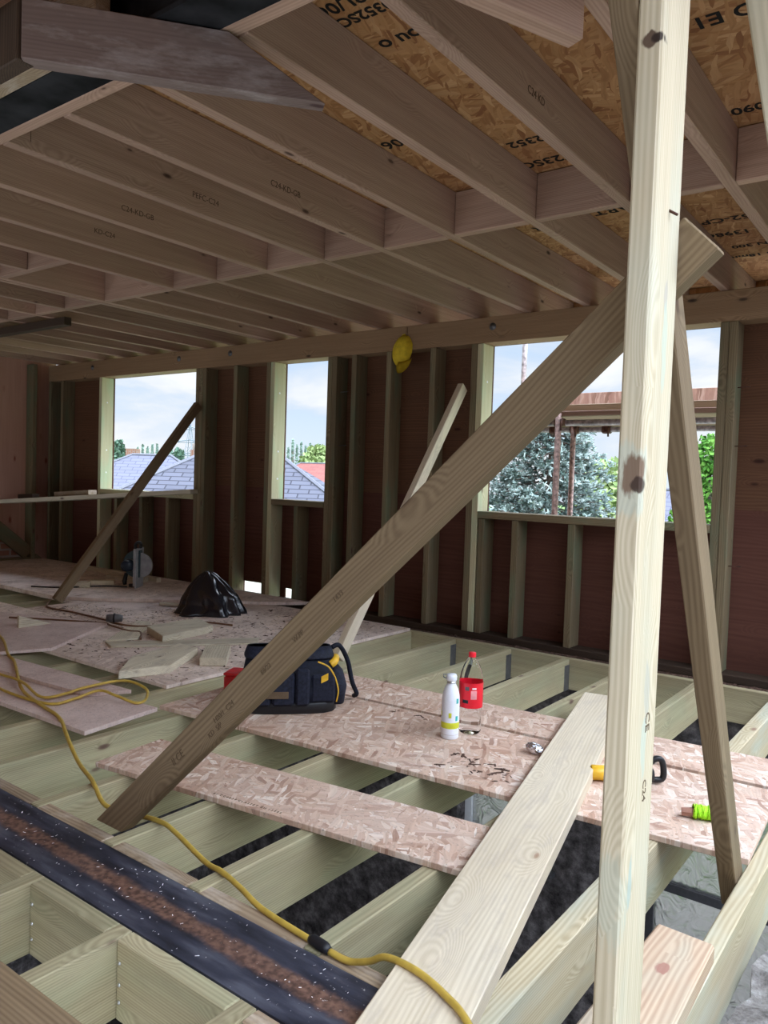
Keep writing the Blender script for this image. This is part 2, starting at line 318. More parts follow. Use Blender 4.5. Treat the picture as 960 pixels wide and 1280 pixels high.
def timber(name, p0, p1, w, h, mat, ref=(0, 0, 1), bev=.003, shift0=None, shift1=None, parent=None):
    """length along local X; w across, h along ref. shift(y,z)->dx slants an end"""
    p0, p1 = Vector(p0), Vector(p1); Lg = (p1 - p0).length
    bm = bmesh.new(); vs = []
    for sx in (-1, 1):
        for sy in (-1, 1):
            for sz in (-1, 1):
                x = sx * Lg / 2
                f = shift0 if sx < 0 else shift1
                if f: x += f(sy * w / 2, sz * h / 2)
                vs.append(bm.verts.new((x, sy * w / 2, sz * h / 2)))
    for q in ((0, 1, 3, 2), (4, 6, 7, 5), (0, 4, 5, 1), (2, 3, 7, 6), (0, 2, 6, 4), (1, 5, 7, 3)): bm.faces.new([vs[i] for i in q])
    bmesh.ops.recalc_face_normals(bm, faces=bm.faces); bevel_all(bm, bev)
    o = link(name, bm_mesh(bm, name), mat, parent)
    place(o, frame(p1 - p0, ref), (p0 + p1) / 2)
    return o
def bx(name, x0, x1, y0, y1, z0, z1, mat, axis=None, bev=.003, parent=None):
    d = {'x': x1 - x0, 'y': y1 - y0, 'z': z1 - z0}
    axis = axis or max(d, key=d.get)
    cx, cy, cz = (x0 + x1) / 2, (y0 + y1) / 2, (z0 + z1) / 2
    if axis == 'x': return timber(name, (x0, cy, cz), (x1, cy, cz), d['y'], d['z'], mat, (0, 0, 1), bev, parent=parent)
    if axis == 'y': return timber(name, (cx, y0, cz), (cx, y1, cz), d['x'], d['z'], mat, (0, 0, 1), bev, parent=parent)
    return timber(name, (cx, cy, z0), (cx, cy, z1), d['x'], d['y'], mat, (0, 1, 0), bev, parent=parent)
def prism(name, poly, thick, mat, grain=(1, 0, 0), bev=.002, parent=None):
    """planar polygon swept by the vector thick; local X along grain"""
    P = [Vector(p) for p in poly]; T = Vector(thick)
    c = sum(P, Vector()) / len(P) + T / 2
    Rm = frame(grain, T); Ri = Rm.transposed()
    bm = bmesh.new()
    a = [bm.verts.new(Ri @ (p - c)) for p in P]; b = [bm.verts.new(Ri @ (p + T - c)) for p in P]
    bm.faces.new(a); bm.faces.new(b[::-1])
    for i in range(len(P)):
        j = (i + 1) % len(P); bm.faces.new((a[i], b[i], b[j], a[j]))
    bmesh.ops.recalc_face_normals(bm, faces=bm.faces); bevel_all(bm, bev)
    o = link(name, bm_mesh(bm, name), mat, parent)
    place(o, Rm, c); return o
def board(name, pts, z0, z1, mat, grain=(1, 0, 0), bev=.0015):
    return prism(name, [(x, y, z0) for x, y in pts], (0, 0, z1 - z0), mat, grain, bev)
def smooth_path(pts, n=8):
    pts = [Vector(p) for p in pts]; out = []
    for i in range(len(pts) - 1):
        p0 = pts[max(i - 1, 0)]; p1 = pts[i]; p2 = pts[i + 1]; p3 = pts[min(i + 2, len(pts) - 1)]
        for k in range(n):
            t = k / n
            out.append(.5 * ((2 * p1) + (p2 - p0) * t + (2 * p0 - 5 * p1 + 4 * p2 - p3) * t * t + (3 * p1 - p0 - 3 * p2 + p3) * t ** 3))
    out.append(pts[-1]); return out
def tube_bm(bm, path, r, seg=8, cap=True):
    rs = r if isinstance(r, (list, tuple)) else [r] * len(path)
    path = [Vector(p) for p in path]; rings = []; up = Vector((0.13, 0.21, .97))
    for i, p in enumerate(path):
        t = (path[min(i + 1, len(path) - 1)] - path[max(i - 1, 0)]).normalized()
        u = t.cross(up)
        if u.length < 1e-3: u = t.cross(Vector((1, 0, 0)))
        u.normalize(); w = u.cross(t); up = w
        rings.append([bm.verts.new(p + (u * math.cos(2 * math.pi * k / seg) + w * math.sin(2 * math.pi * k / seg)) * rs[i]) for k in range(seg)])
    for a, b in zip(rings, rings[1:]):
        for k in range(seg): bm.faces.new((a[k], a[(k + 1) % seg], b[(k + 1) % seg], b[k]))
    if cap: bm.faces.new(rings[0][::-1]); bm.faces.new(rings[-1])
    return rings
def tube(name, path, r, mat, seg=8, parent=None, cap=True):
    bm = bmesh.new(); tube_bm(bm, path, r, seg, cap); return link(name, bm_mesh(bm, name, True), mat, parent)
def lathe(name, prof, mat, parent=None, seg=28, loc=(0, 0, 0), smooth=True, a0=0.0, a1=2 * math.pi):
    bm = bmesh.new(); full = abs(a1 - a0 - 2 * math.pi) < 1e-6; n = seg if full else seg + 1; rings = []
    for r, z in prof:
        if r < 1e-6: rings.append([bm.verts.new((0, 0, z))]); continue
        rings.append([bm.verts.new((r * math.cos(a0 + (a1 - a0) * k / seg), r * math.sin(a0 + (a1 - a0) * k / seg), z)) for k in range(n)])
    for a, b in zip(rings, rings[1:]):
        for k in range(seg):
            k2 = (k + 1) % n
            if len(a) == 1 and len(b) == 1: continue
            if len(a) == 1: bm.faces.new((a[0], b[k2], b[k]))
            elif len(b) == 1: bm.faces.new((a[k], a[k2], b[0]))
            else: bm.faces.new((a[k], a[k2], b[k2], b[k]))
    o = link(name, bm_mesh(bm, name, smooth), mat, parent); o.location = loc; return o
def add_uv(o, sx=1.0, sy=1.0):
    me = o.data; uv = me.uv_layers.new(name='uv')
    for p in me.polygons:
        n = p.normal
        u = Vector((-n.y, n.x, 0)) if abs(n.z) < .98 else Vector((1, 0, 0)); u.normalize(); v = n.cross(u)
        for li in p.loop_indices:
            co = me.vertices[me.loops[li].vertex_index].co
            uv.data[li].uv = (co.dot(u) * sx, co.dot(v) * sy)
    return o
def text_mesh(txt, size, bold=0.0):
    cu = bpy.data.curves.new('t', 'FONT'); cu.body = txt; cu.size = size; cu.align_x = 'CENTER'; cu.align_y = 'CENTER'; cu.offset = bold; cu.extrude = .0004; cu.resolution_u = 3
    ob = bpy.data.objects.new('t', cu); C.objects.link(ob)
    me = bpy.data.meshes.new_from_object(ob.evaluated_get(bpy.context.evaluated_depsgraph_get()))
    bpy.data.objects.remove(ob); return me
def text_on(name, txt, size, mat, loc, rightv, upv, parent, bold=0.0):
    me = text_mesh(txt, size, bold); me.materials.clear(); me.materials.append(mat)
    o = bpy.data.objects.new(name, me); C.objects.link(o)
    r = Vector(rightv).normalized(); u = Vector(upv); u = (u - r * u.dot(r)).normalized(); n = r.cross(u)
    mw = Matrix((r, u, n)).transposed().to_4x4(); mw.translation = Vector(loc)
    if parent is not None:
        bpy.context.view_layer.update(); o.parent = parent; o.matrix_parent_inverse = parent.matrix_world.inverted()
    o.matrix_world = mw
    return o
def ordinal(i): return ['first', 'second', 'third', 'fourth', 'fifth', 'sixth', 'seventh', 'eighth', 'ninth', 'tenth', 'eleventh', 'twelfth', 'thirteenth', 'fourteenth', 'fifteenth', 'sixteenth', 'seventeenth', 'eighteenth', 'nineteenth', 'twentieth'][i]
def child_keep(o, parent):
    bpy.context.view_layer.update(); mw = o.matrix_world.copy(); o.parent = parent; o.matrix_parent_inverse = parent.matrix_world.inverted(); o.matrix_world = mw; return o

# ------------------------------------------------------------------ setting: shell
YF = 4.63          # inner face of the window wall frame
openings = [(-7.13, -5.66), (-4.653, -4.07), (-2.665, -1.148)]
SILL, HEAD = .85, 1.995
def wall_sheet(zlo, zhi, mat, bm_list):
    pass
def sheath(name, rects, y0, y1, mat):
    bm = bmesh.new()
    for x0, x1, z0, z1 in rects:
        vs = [bm.verts.new((x, y, z)) for x in (x0, x1) for y in (y0, y1) for z in (z0, z1)]
        for q in ((0, 1, 3, 2), (4, 6, 7, 5), (0, 4, 5, 1), (2, 3, 7, 6), (0, 2, 6, 4), (1, 5, 7, 3)): bm.faces.new([vs[i] for i in q])
    return link(name, bm_mesh(bm, name), mat)
# ply sheets behind the studs, joint at 0.94 m; gaps at the foot in two bays let daylight in
J = .94
up, lo = [], []
xs = [-8.3] + [v for a in openings for v in a] + [.25]
for i in range(0, len(xs), 2):
    up.append((xs[i], xs[i + 1], J, 2.17)); 
up += [(a, b, HEAD, 2.17) for a, b in openings]
lo_spans = [(-8.3, -5.11), (-4.71, -4.60), (-4.40, .25)]
for a, b in lo_spans: lo.append((a, b, -.03, SILL - .003))
lo += [(-5.11, -4.71, .10, SILL - .003), (-4.60, -4.40, .09, SILL - .003)]
for i in range(0, len(xs), 2): lo.append((xs[i], xs[i + 1], SILL - .003, J))
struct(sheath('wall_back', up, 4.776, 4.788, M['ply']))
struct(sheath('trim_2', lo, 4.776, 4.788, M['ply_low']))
wl = bx('wall_left', -8.302, -8.29, -4.1, 4.80, .0, 2.366, M['ply_pink'], 'z', 0); struct(wl)
br = sheath('trim_3', [(-8.42, -8.303, 1.2, 4.85)], 0, 1, M['brick'])
bpy.data.objects.remove(br)
bm = bmesh.new()
vs = [bm.verts.new(p) for p in ((-8.285, 2.6, .02), (-8.285, 4.60, .02), (-8.285, 4.60, .03), (-8.285, 2.6, 1.35), (-8.24, 2.6, .02), (-8.24, 4.60, .02), (-8.24, 4.60, .03), (-8.24, 2.6, 1.35))]
for q in ((0, 1, 2, 3), (4, 7, 6, 5), (0, 4, 5, 1), (1, 5, 6, 2), (2, 6, 7, 3), (3, 7, 4, 0)): bm.faces.new([vs[i] for i in q])
o = struct(link('trim_3', bm_mesh(bm), M['brick'])); add_uv(o)
# strand board deck on the roof joists
ZJ0, ZJ1 = 2.17, 2.365
struct(bx('trim_unseen_roof', -8.35, .30, -4.1, 1.249, ZJ1 + .001, ZJ1 + .019, M['ceil'], 'x', 0))  # unseen roof over the camera side, added to shut out daylight
struct(bx('wall_front_unseen', -8.3, 1.7, -4.1, -4.0, -.03, ZJ1, M['ply_low'], 'x', 0))  # unseen wall behind the camera, added to close off light
struct(bx('wall_right_unseen', 1.7, 1.712, -4.1, 4.79, -.19, ZJ1, M['ply_low'], 'y', 0))  # unseen wall, added so daylight enters only steeply from above
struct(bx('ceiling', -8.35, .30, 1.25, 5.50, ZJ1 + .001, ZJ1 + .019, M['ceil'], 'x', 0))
# ledge of dirt between the floor rim and the wall foot
struct(bx('trim_1', -8.3, .25, 4.45, 4.80, -.19, -.032, M['debris'], 'x', 0))
# storey below
struct(bx('floor', -9, 2.0, -1.0, 4.6, -2.75, -2.6, M['earth'], 'x', 0))
wins = [(-2.66, -1.95, -1.38, -.42), (-1.40, -.60, -2.3, -.42)]
rects = [(-8.3, wins[0][0], -2.6, -.19), (wins[0][1], wins[1][0], -2.6, -.19), (wins[1][1], .25, -2.6, -.19)]
for x0, x1, z0, z1 in wins: rects += [(x0, x1, -2.6, z0), (x0, x1, z1, -.19)]
struct(sheath('wall_lower', rects, 4.5, 4.78, M['oldwall']))
struct(bx('wall_lower_left', -5.3, -5.18, .3, 4.5, -2.6, -.2, M['oldwall'], 'y', 0))
for i, (x0, x1, z0, z1) in enumerate(wins):
    w = thing('window_%d' % (i + 1), None, None, ((x0 + x1) / 2, 4.64, z0)); struct(w)
    fr = M['upvc'] if i == 0 else M['sash']; t = .05
    bm = bmesh.new(); hw = (x1 - x0) / 2; hh = z1 - z0
    parts = [(-hw, hw, 0, t), (-hw, hw, hh - t, hh), (-hw, -hw + t, t, hh - t), (hw - t, hw, t, hh - t)]
    if i == 1: parts.append((-hw + t, hw - t, .98, 1.03))
    for a, b_, c, d in parts:
        v8 = [bm.verts.new((x, y, z)) for x in (a, b_) for y in (-.03, .03) for z in (c, d)]
        for q in ((0, 1, 3, 2), (4, 6, 7, 5), (0, 4, 5, 1), (2, 3, 7, 6), (0, 2, 6, 4), (1, 5, 7, 3)): bm.faces.new([v8[k] for k in q])
    link('window_frame', bm_mesh(bm), fr, w)
    g = bx('pane', -hw + t, hw - t, -.004, .004, t, hh - t, M['frost'], 'z', 0, parent=w)
    g.matrix_basis = Matrix.Translation((0, 0, hh / 2)) @ g.matrix_basis.to_3x3().to_4x4()
    if i == 0:
        sl = bx('window_sill', -hw - .02, hw + .02, -.2, -.03, -.03, 0, M['sash'], 'x', .003, parent=w)

# ------------------------------------------------------------------ floor joists
XJ = [-.434, -.735, -1.13, -1.53, -1.90, -2.29, -2.70, -3.06, -3.44, -3.84, -4.22, -4.62, -5.02, -5.42, -5.80, -6.20, -6.60, -7.00]
FD = .185
for i, x in enumerate(XJ):
    w = .062 if i == 1 else .047
    y0 = .55 if i < 2 else 1.264
    if i == 0: lab = 'floor joist the tall post stands on, nearest the right edge'
    elif i == 1: lab = 'floor joist passing under the lying plank, left of the tall post'
    else: lab = 'greenish floor joist, %s left of the one under the plank' % ordinal(i - 2)
    o = bx('floor_joist', x, x + w, y0, 4.398, -FD, 0, M['joist_pale'] if i < 2 else M['joist'], 'y', .004)
    tag(o, lab, 'joist', 'floor joists')
    if i in (0, 1, 2, 3, 4, 5, 6):
        h = bx('joist_hanger', x + w, x + w + .0015, 4.33, 4.398, -FD, -.03, M['galv'], 'z', 0); child_keep(h, o)
o = bx('rim_beam', -8.2, .2, 4.40, 4.447, -FD, .0, M['joist'], 'x'); tag(o, 'long dirty rim beam carrying the floor joists along the window wall', 'beam')
# noggins (plates) beyond the steel between the joist ends
edges = [(x, x + .047) for x in XJ[2:]][::-1]
for i in range(len(edges) - 1):
    a, b_ = edges[i][1] + .001, edges[i + 1][0] - .001
    k = len(edges) - 1 - i
    o = bx('packing_plate', a, b_, 1.256, 1.302, -FD, -.001, M['brown'], 'x', .003)
    tag(o, 'brown packing plate on the far side of the steel, %s from the plank' % ordinal(min(k - 1 + 1, 19)), 'timber plate', 'plates beyond the floor steel')
o = bx('packing_plate', XJ[2] + .049, -.82, 1.256, 1.302, -FD, -.001, M['brown'], 'x'); tag(o, 'packing plate on the far side of the steel, running under the plank', 'timber plate', 'plates beyond the floor steel')
# floor steel
bm = bmesh.new()
sec = [(-.0975, -.012), (-.0975, 0), (.0975, 0), (.0975, -.012), (.005, -.012), (.005, -.191), (.0975, -.191), (.0975, -.203), (-.0975, -.203), (-.0975, -.191), (-.005, -.191), (-.005, -.012)]
a = [bm.verts.new((-3.6, y, z)) for y, z in sec]; b_ = [bm.verts.new((3.6, y, z)) for y, z in sec]
bm.faces.new(a); bm.faces.new(b_[::-1])
for k in range(12): bm.faces.new((a[k], b_[k], b_[(k + 1) % 12], a[(k + 1) % 12]))
o = link('steel_beam', bm_mesh(bm), M['steel']); o.location = (-.82 - 3.6, 1.1575, 0)
tag(o, 'dark steel beam set in the floor with a rust stripe down its flange', 'steel beam')
# near side: joists, plates and the board over their ends
XN = [-2.30, -1.883, -1.513, -1.108]
for i, x in enumerate(XN):
    o = bx('short_joist', x, x + .047, .30, 1.057, -FD, 0, M['joist'], 'y', .003)
    tag(o, 'short joist on the near side of the floor steel, ' + ['just outside the picture', 'at the left edge', 'between the two square holes', 'nearest the plank'][i], 'joist', 'joists on the near side of the steel')
for i in range(3):
    o = bx('packing_plate', XN[i] + .048, XN[i + 1] - .001, 1.014, 1.058, -FD, -.001, M['joist'], 'x', .003)
    tag(o, 'trimmer on the near side of the steel ' + ['at the far left edge', 'behind the left square hole', 'behind the right square hole'][i], 'timber plate', 'trimmers on the near side of the steel')
    for zz in (-.05, -.10, -.14):
        if i == 0: continue
        nl = lathe('nail_head', [(0, .003), (.004, .0025), (.005, 0)], M['silver'], None, 8)
        nl.matrix_world = Matrix.Translation((XN[i] + .060, 1.0135, zz)) @ Matrix.Rotation(R(90), 4, 'X'); child_keep(nl, o)
o = bx('packing_plate', XN[3] + .048, -.83, 1.014, 1.058, -FD, -.001, M['brown'], 'x'); tag(o, 'dusty trimmer on the near side of the steel, ending under the plank', 'timber plate', 'trimmers on the near side of the steel')
o = board('loose_board', [(-2.5, .25), (-.95, .25), (-.95, .785), (-2.5, .770)], .001, .045, M['brace']); tag(o, 'brown loose board over the joist ends in the bottom left corner', 'board')

# ------------------------------------------------------------------ window wall frame
o = bx('wall_beam', -8.14, -3.31, YF, 4.774, HEAD, 2.168, M['beam'], 'x'); tag(o, 'long timber head beam over the two left windows', 'beam', 'head beams of the window wall')
o2 = bx('wall_beam', -3.305, .2, YF, 4.774, HEAD, 2.168, M['beam'], 'x'); tag(o2, 'long timber head beam over the right window', 'beam', 'head beams of the window wall')
for x, par in ((-2.60, o2), (-5.2, o), (-5.9, o), (-7.3, o)):
    nl = lathe('bolt_washer', [(0, .012), (.010, .012), (.011, .004), (.025, .003), (.025, 0)], M['galv'], None, 14)
    nl.matrix_world = Matrix.Translation((x, YF - .001, 2.10)) @ Matrix.Rotation(R(90), 4, 'X'); child_keep(nl, par)
o = bx('sole_plate', -8.14, .2, YF, 4.774, -.03, .012, M['dark'], 'x'); tag(o, 'brown sole plate along the foot of the window wall', 'timber plate')
full = [(-8.14, 'in the far left corner'), (-7.90, 'in the dark corner, second from the left'), (-7.18, 'forming the left jamb of the left window'),
        (-5.658, 'forming the right jamb of the left window'), (-5.610, 'doubling the right jamb of the left window'), (-5.562, 'third of the stack right of the left window'),
        (-5.155, 'standing between the left and the middle window'), (-4.748, 'doubling the left jamb of the narrow window'), (-4.700, 'forming the left jamb of the narrow window'),
        (-4.068, 'forming the right jamb of the narrow window'), (-4.020, 'doubling the right jamb of the narrow window'), (-3.823, 'first to the right of the narrow window jambs'),
        (-3.49, 'behind the hanging yellow cap'), (-3.10, 'first to the right of the yellow cap'), (-2.760, 'doubling the left jamb of the right window'), (-2.712, 'forming the left jamb of the right window'),
        (-1.146, 'forming the right jamb of the right window'), (-1.098, 'doubling the right jamb of the right window'), (-.62, 'near the right edge of the picture')]
for x, where in full:
    m = M['jamb'] if x in (-7.18, -4.700, -2.712) else M['stud']
    o = bx('wall_stud', x, x + .0465, YF + .004, 4.774, .0125, HEAD - .001, m, 'z')
    tag(o, 'full height wall stud ' + where, 'stud', 'full height studs of the window wall')
crip = [(-6.884, 'left', 'first'), (-6.47, 'left', 'second'), (-6.06, 'left', 'third'), (-4.393, 'narrow', 'only'), (-2.656, 'right', 'first'), (-2.40, 'right', 'second'), (-2.003, 'right', 'third'), (-1.60, 'right', 'fourth')]
for x, win, k in crip:
    o = bx('short_stud', x, x + .0465, YF + .004, 4.774, .0125, SILL - .049, M['stud'], 'z')
    tag(o, 'short stud under the sill of the %s window, %s from the left' % (win, k) if k != 'only' else 'only short stud under the sill of the narrow window', 'stud', 'short studs under the window sills')
for (a, b_), win in zip(openings, ('left', 'narrow', 'right')):
    o = bx('sill_plate', a, b_ - .001, YF, 4.79, SILL - .047, SILL, M['stud'] if win != 'left' else M['jamb'], 'x')
    tag(o, 'timber sill plate of the %s window opening' % win, 'sill', 'sill plates of the window openings')
# brackets of bent nails on studs
# left wall studs
for y, where in ((4.46, 'nearest the corner'), (3.80, 'just outside the left edge')):
    o = bx('side_stud', -8.289, -8.15, y, y + .047, .02, 2.168, M['stud'], 'z'); tag(o, 'full height stud on the pink ply end wall, ' + where, 'stud', 'studs of the end wall')
o = bx('side_sole_plate', -8.239, -8.15, 2.4, 4.459, .0, .06, M['stud'], 'y'); tag(o, 'sole plate at the foot of the end wall on the left', 'timber plate')
o = timber('sloping_rafter', (-8.20, 3.55, .86), (-8.20, 4.455, .10), .047, .145, M['stud']); tag(o, 'sloping timber on the end wall with brickwork below it', 'rafter')
o = timber('sloping_rafter', (-8.20, 4.51, .05), (-8.20, 4.62, -.04), .047, .10, M['stud']); tag(o, 'end of the sloping timber showing right of the end wall stud', 'rafter')

# ------------------------------------------------------------------ roof joists and noggins
RX = [-.37, -.77, -1.16, -1.5625, -1.967, -2.369, -2.754, -3.17, -3.585, -3.98, -4.38, -4.70, -4.76, -5.18, -5.57, -5.97, -6.37, -6.77, -7.17, -7.57, -7.97]
for i, x in enumerate(RX):
    y0 = 1.382
    if x == -4.38: y0 = 3.079
    o = bx('roof_joist', x, x + .045, y0, 5.40, ZJ0, ZJ1, M['roof'], 'y', .003)
    if i == 0: lab = 'roof joist passing right of the tall post, outside the frame'
    elif x == -4.70: lab = 'right half of the doubled roof joist beside the roof opening'
    elif x == -4.76: lab = 'left half of the doubled roof joist beside the roof opening'
    elif x == -4.38: lab = 'trimmed roof joist running from the roof opening to the window wall'
    else: lab = 'roof joist, %s in order going left from the tall post' % ordinal(i - 1)
    if i == 1: lab = 'roof joist passing just behind and to the right of the tall post'
    tag(o, lab, 'joist', 'roof joists')
    if 0 < i < 20 and i % 2 == 0:
        pass
o = bx('roof_joist', -4.38, -4.335, 1.382, 2.328, ZJ0, ZJ1, M['roof'], 'y'); tag(o, 'trimmed roof joist running from the steel to the roof opening', 'joist', 'roof joists')
spans = sorted(RX)
for i in range(len(spans) - 1):
    a, b_ = spans[i] + .046, spans[i + 1] - .001
    if b_ - a < .1: continue
    if spans[i] == -4.70: continue
    if spans[i] == -4.38: continue
    k = len(spans) - 2 - i
    o = bx('noggin', a, b_, 3.03, 3.077, ZJ0 + .001, ZJ1 - .002, M['roof'], 'x')
    tag(o, 'roof noggin of the middle row, %s bay from the right edge' % ordinal(k), 'noggin', 'noggins in the middle row')
o = bx('noggin', -4.654, -3.981, 3.03, 3.077, ZJ0 + .001, ZJ1 - .002, M['roof'], 'x'); tag(o, 'trimmer closing the window wall end of the roof opening', 'noggin', 'trimmers of the roof opening')
o = bx('noggin', -4.654, -3.981, 2.33, 2.377, ZJ0 + .001, ZJ1 - .002, M['roof'], 'x'); tag(o, 'trimmer closing the steel end of the roof opening', 'noggin', 'trimmers of the roof opening')
for i in range(len(spans) - 1):
    a, b_ = spans[i] + .046, spans[i + 1] - .001
    if b_ - a < .1: continue
    k = len(spans) - 2 - i
    o = bx('eaves_block', a, b_, 5.30, 5.325, ZJ0 + .01, ZJ1 - .002, M['ceil'], 'x', .001)
    tag(o, 'orange eaves block above the window wall, %s bay from the right edge' % ordinal(k), 'blocking', 'eaves blocks above the window wall')
# roof steel
bm = bmesh.new()
sec = [(-.062, 0), (-.062, .012), (-.004, .012), (-.004, .183), (-.062, .183), (-.062, .195), (.062, .195), (.062, .183), (.004, .183), (.004, .012), (.062, .012), (.062, 0)]
a = [bm.verts.new((-3.5, y, z)) for y, z in sec]; b_ = [bm.verts.new((3.5, y, z)) for y, z in sec]
bm.faces.new(a[::-1]); bm.faces.new(b_)
for k in range(12): bm.faces.new((a[k], a[(k + 1) % 12], b_[(k + 1) % 12], b_[k]))
M['steel_dark'] = flat('dark_primer_steel', (.016, .016, .018), .8, .15, .0, var=.4, sc=9)
o = link('roof_steel', bm_mesh(bm), M['steel_dark']); o.location = (-1.0 - 3.5, 1.271, ZJ0)
tag(o, 'dark steel beam between the roof joists at the top left', 'steel beam')
o = bx('roof_plate', -8.0, -.9, 1.334, 1.380, ZJ0, ZJ1 - .01, M['roof'], 'x'); tag(o, 'pale timber plate along the far side of the roof steel', 'timber plate')
o = bx('roof_plate', -8.0, -1.85, 1.162, 1.208, ZJ0, ZJ1 - .01, M['brown'], 'x'); tag(o, 'dark timber plate along the near side of the roof steel', 'timber plate')
for x, w in ((-2.12, 'first'), (-2.52, 'second'), (-2.95, 'third')):
    o = bx('roof_joist', x, x + .045, .3, 1.160, ZJ0, ZJ1, M['roof'], 'y'); tag(o, 'short roof joist before the roof steel, %s from the grey diagonal timber' % w, 'joist', 'roof joists')
# grey diagonal timber under the roof steel with a splayed end
d = Vector((-1.385, 1.54, 0)) - Vector((-1.85, .97, 0)); dn = d.normalized(); nrm = Vector((dn.y, -dn.x, 0))
p_a, p_b = Vector((-1.85, .97, 2.022)), Vector((-1.385, 1.54, 2.022)); p_c = Vector((-1.545, 1.344, 2.166)); p_d = Vector((-1.85, .97, 2.166))
o = prism('diagonal_timber', [p_a, p_b, p_c, p_d], (-nrm * .047), M['greyed'], tuple(dn), .003)
tag(o, 'grey weathered diagonal timber with a splayed end under the roof steel, top left', 'timber')
o = bx('hanging_timber', -2.02, -1.86, .965, 1.01, 2.02, 2.168, M['dark'], 'z'); tag(o, 'dark timber end just left of the grey diagonal timber, top left', 'timber')
p0, p1 = Vector((-1.0, 1.00, 2.092)), Vector((-.735, 1.63, 2.092))
o = timber('hanging_timber', p0, p1, .047, .145, M['roof']); tag(o, 'square cut timber end hanging under the roof joists at the top, left of the post', 'timber')
o = timber('hanging_timber', (-6.55, 3.20, 2.137), (-5.375, 3.20, 2.137), .06, .06, M['dark']); tag(o, 'dark thin timber fixed under the roof joists at the left edge', 'timber')
o = timber('hanging_timber', (-4.0, .955, 2.146), (-1.875, .90, 2.146), .047, .043, M['roof']); tag(o, 'pale timber rail crossing the extreme top left corner', 'timber')
# lettering on the ceiling boards (seen from below)
ceil = bpy.data.objects['ceiling']
def stamp(txt, x, y, size, rot=True, bold=.0015, r=None):
    rv = Vector((1, 0, 0)) if not rot else Vector((-1, 0, 0)); uv = Vector((0, -1, 0)) if not rot else Vector((0, 1, 0))
    text_on('printed_stamp', txt, size, M['ink'], (x, y, ZJ1 - .0003), rv, uv, ceil, bold)

# ------------------------------------------------------------------ post, braces, plank
post = bx('tall_post', -.437, -.398, 1.19, 1.32, .001, 2.36, M['post'], 'z', .004)
tag(post, 'tall pale timber post standing in the foreground on the right', 'post')
for z, t, s in ((.415, 'CE', .028), (.30, 'C24', .022)):
    text_on('stamp_mark', t, s, M['ink_soft'], (-.3978, 1.275, z + .25), (0, 0, -1), (0, 1, 0), post)
sc = tube('screw', [(-.400, 1.262, 1.492), (-.385, 1.262, 1.482)], .0022, M['rustclip'], 6); sc2 = sc; child_keep(sc, post); sc['label'] = 'dark red screw standing out of the post'
front = [(-2.028, .001), (-1.902, .001), (-.336, 1.440), (-.393, 1.499)]
o = prism('big_brace', [(x, 1.3225, z) for x, z in front], (0, .045, 0), M['brace'], (.735, 0, .678), .003)
tag(o, 'big raking brace crossing the room from the floor steel up behind the tall post', 'brace')
dirb = Vector((.735, 0, .678)).normalized(); upb = Vector((-.678, 0, .735))
for k, (s, t, sz) in enumerate(((.42, 'II CE', .030), (.66, 'H20/1  C24', .020), (.60, 'KD  S/P', .020), (.86, '09/22', .018), (1.0, 'W.PP', .018), (1.16, '1433', .018))):
    c = Vector((-1.965, 1.3217, .001)) + dirb * s + upb * (-.005 if k != 2 else -.025)
    text_on('stamp_mark', t, sz, M['ink_soft'], c, dirb, upb, o)
# right brace: foot beside the joist, leaning back towards the camera
d = Vector((0, -.577, 1)).normalized()
p0 = Vector((-.4605, 2.2625, .0)); 
o = timber('raking_brace', p0 + d * -.10, p0 + d * 2.40, .045, .074, M['brace'], ref=(0, 1, .577))
tag(o, 'slender raking brace behind the tall post, its foot beside the right hand joist', 'brace', 'slender raking braces')
p0 = Vector((-5.572, 3.262, 0.022)); p1 = Vector((-5.575, 4.60, 1.66))
o = timber('raking_brace', p0, p1, .047, .075, M['brace'], ref=(0, -1, .8)); tag(o, 'slender raking brace crossing the left window, foot on the deck', 'brace', 'slender raking braces')
p0 = Vector((-2.80, 3.352, 0.022)); p1 = Vector((-2.80, 4.60, 1.70))
o = timber('raking_brace', p0, p1, .045, .075, M['plank'], ref=(0, -1, .8)); tag(o, 'slender pale raking brace behind the tool bag, partly hidden by the big brace', 'brace', 'slender raking braces')
o = timber('leaning_timber', (-.186, 1.53, 1.2), (-.366, 1.53, 2.168), .075, .047, M['post'], ref=(0, 1, 0)); tag(o, 'pale leaning timber at the top right edge of the picture', 'timber')
# lying plank
a = [(-.735, .90), (-.560, .985), (-1.215, 3.60), (-1.405, 3.53)]
o = prism('long_plank', [(-.845 + .10, .70, .0197), (-.655 + .10, .70, .0197), (-1.205, 3.56, .0197), (-1.400, 3.52, .0197)], (0, 0, .046), M['plank'], (-.23, 1, .0), .003)
tag(o, 'long pale plank lying over the floor boards towards the camera', 'plank')
o = board('timber_offcut', [(-.53, 1.345), (-.378, 1.345), (-.388, 1.795), (-.515, 1.80)], .001, .047, M['block'], (0, 1, 0), .006)
tag(o, 'wide ringed offcut lying on the joist behind the foot of the tall post', 'offcut', 'timber offcuts')

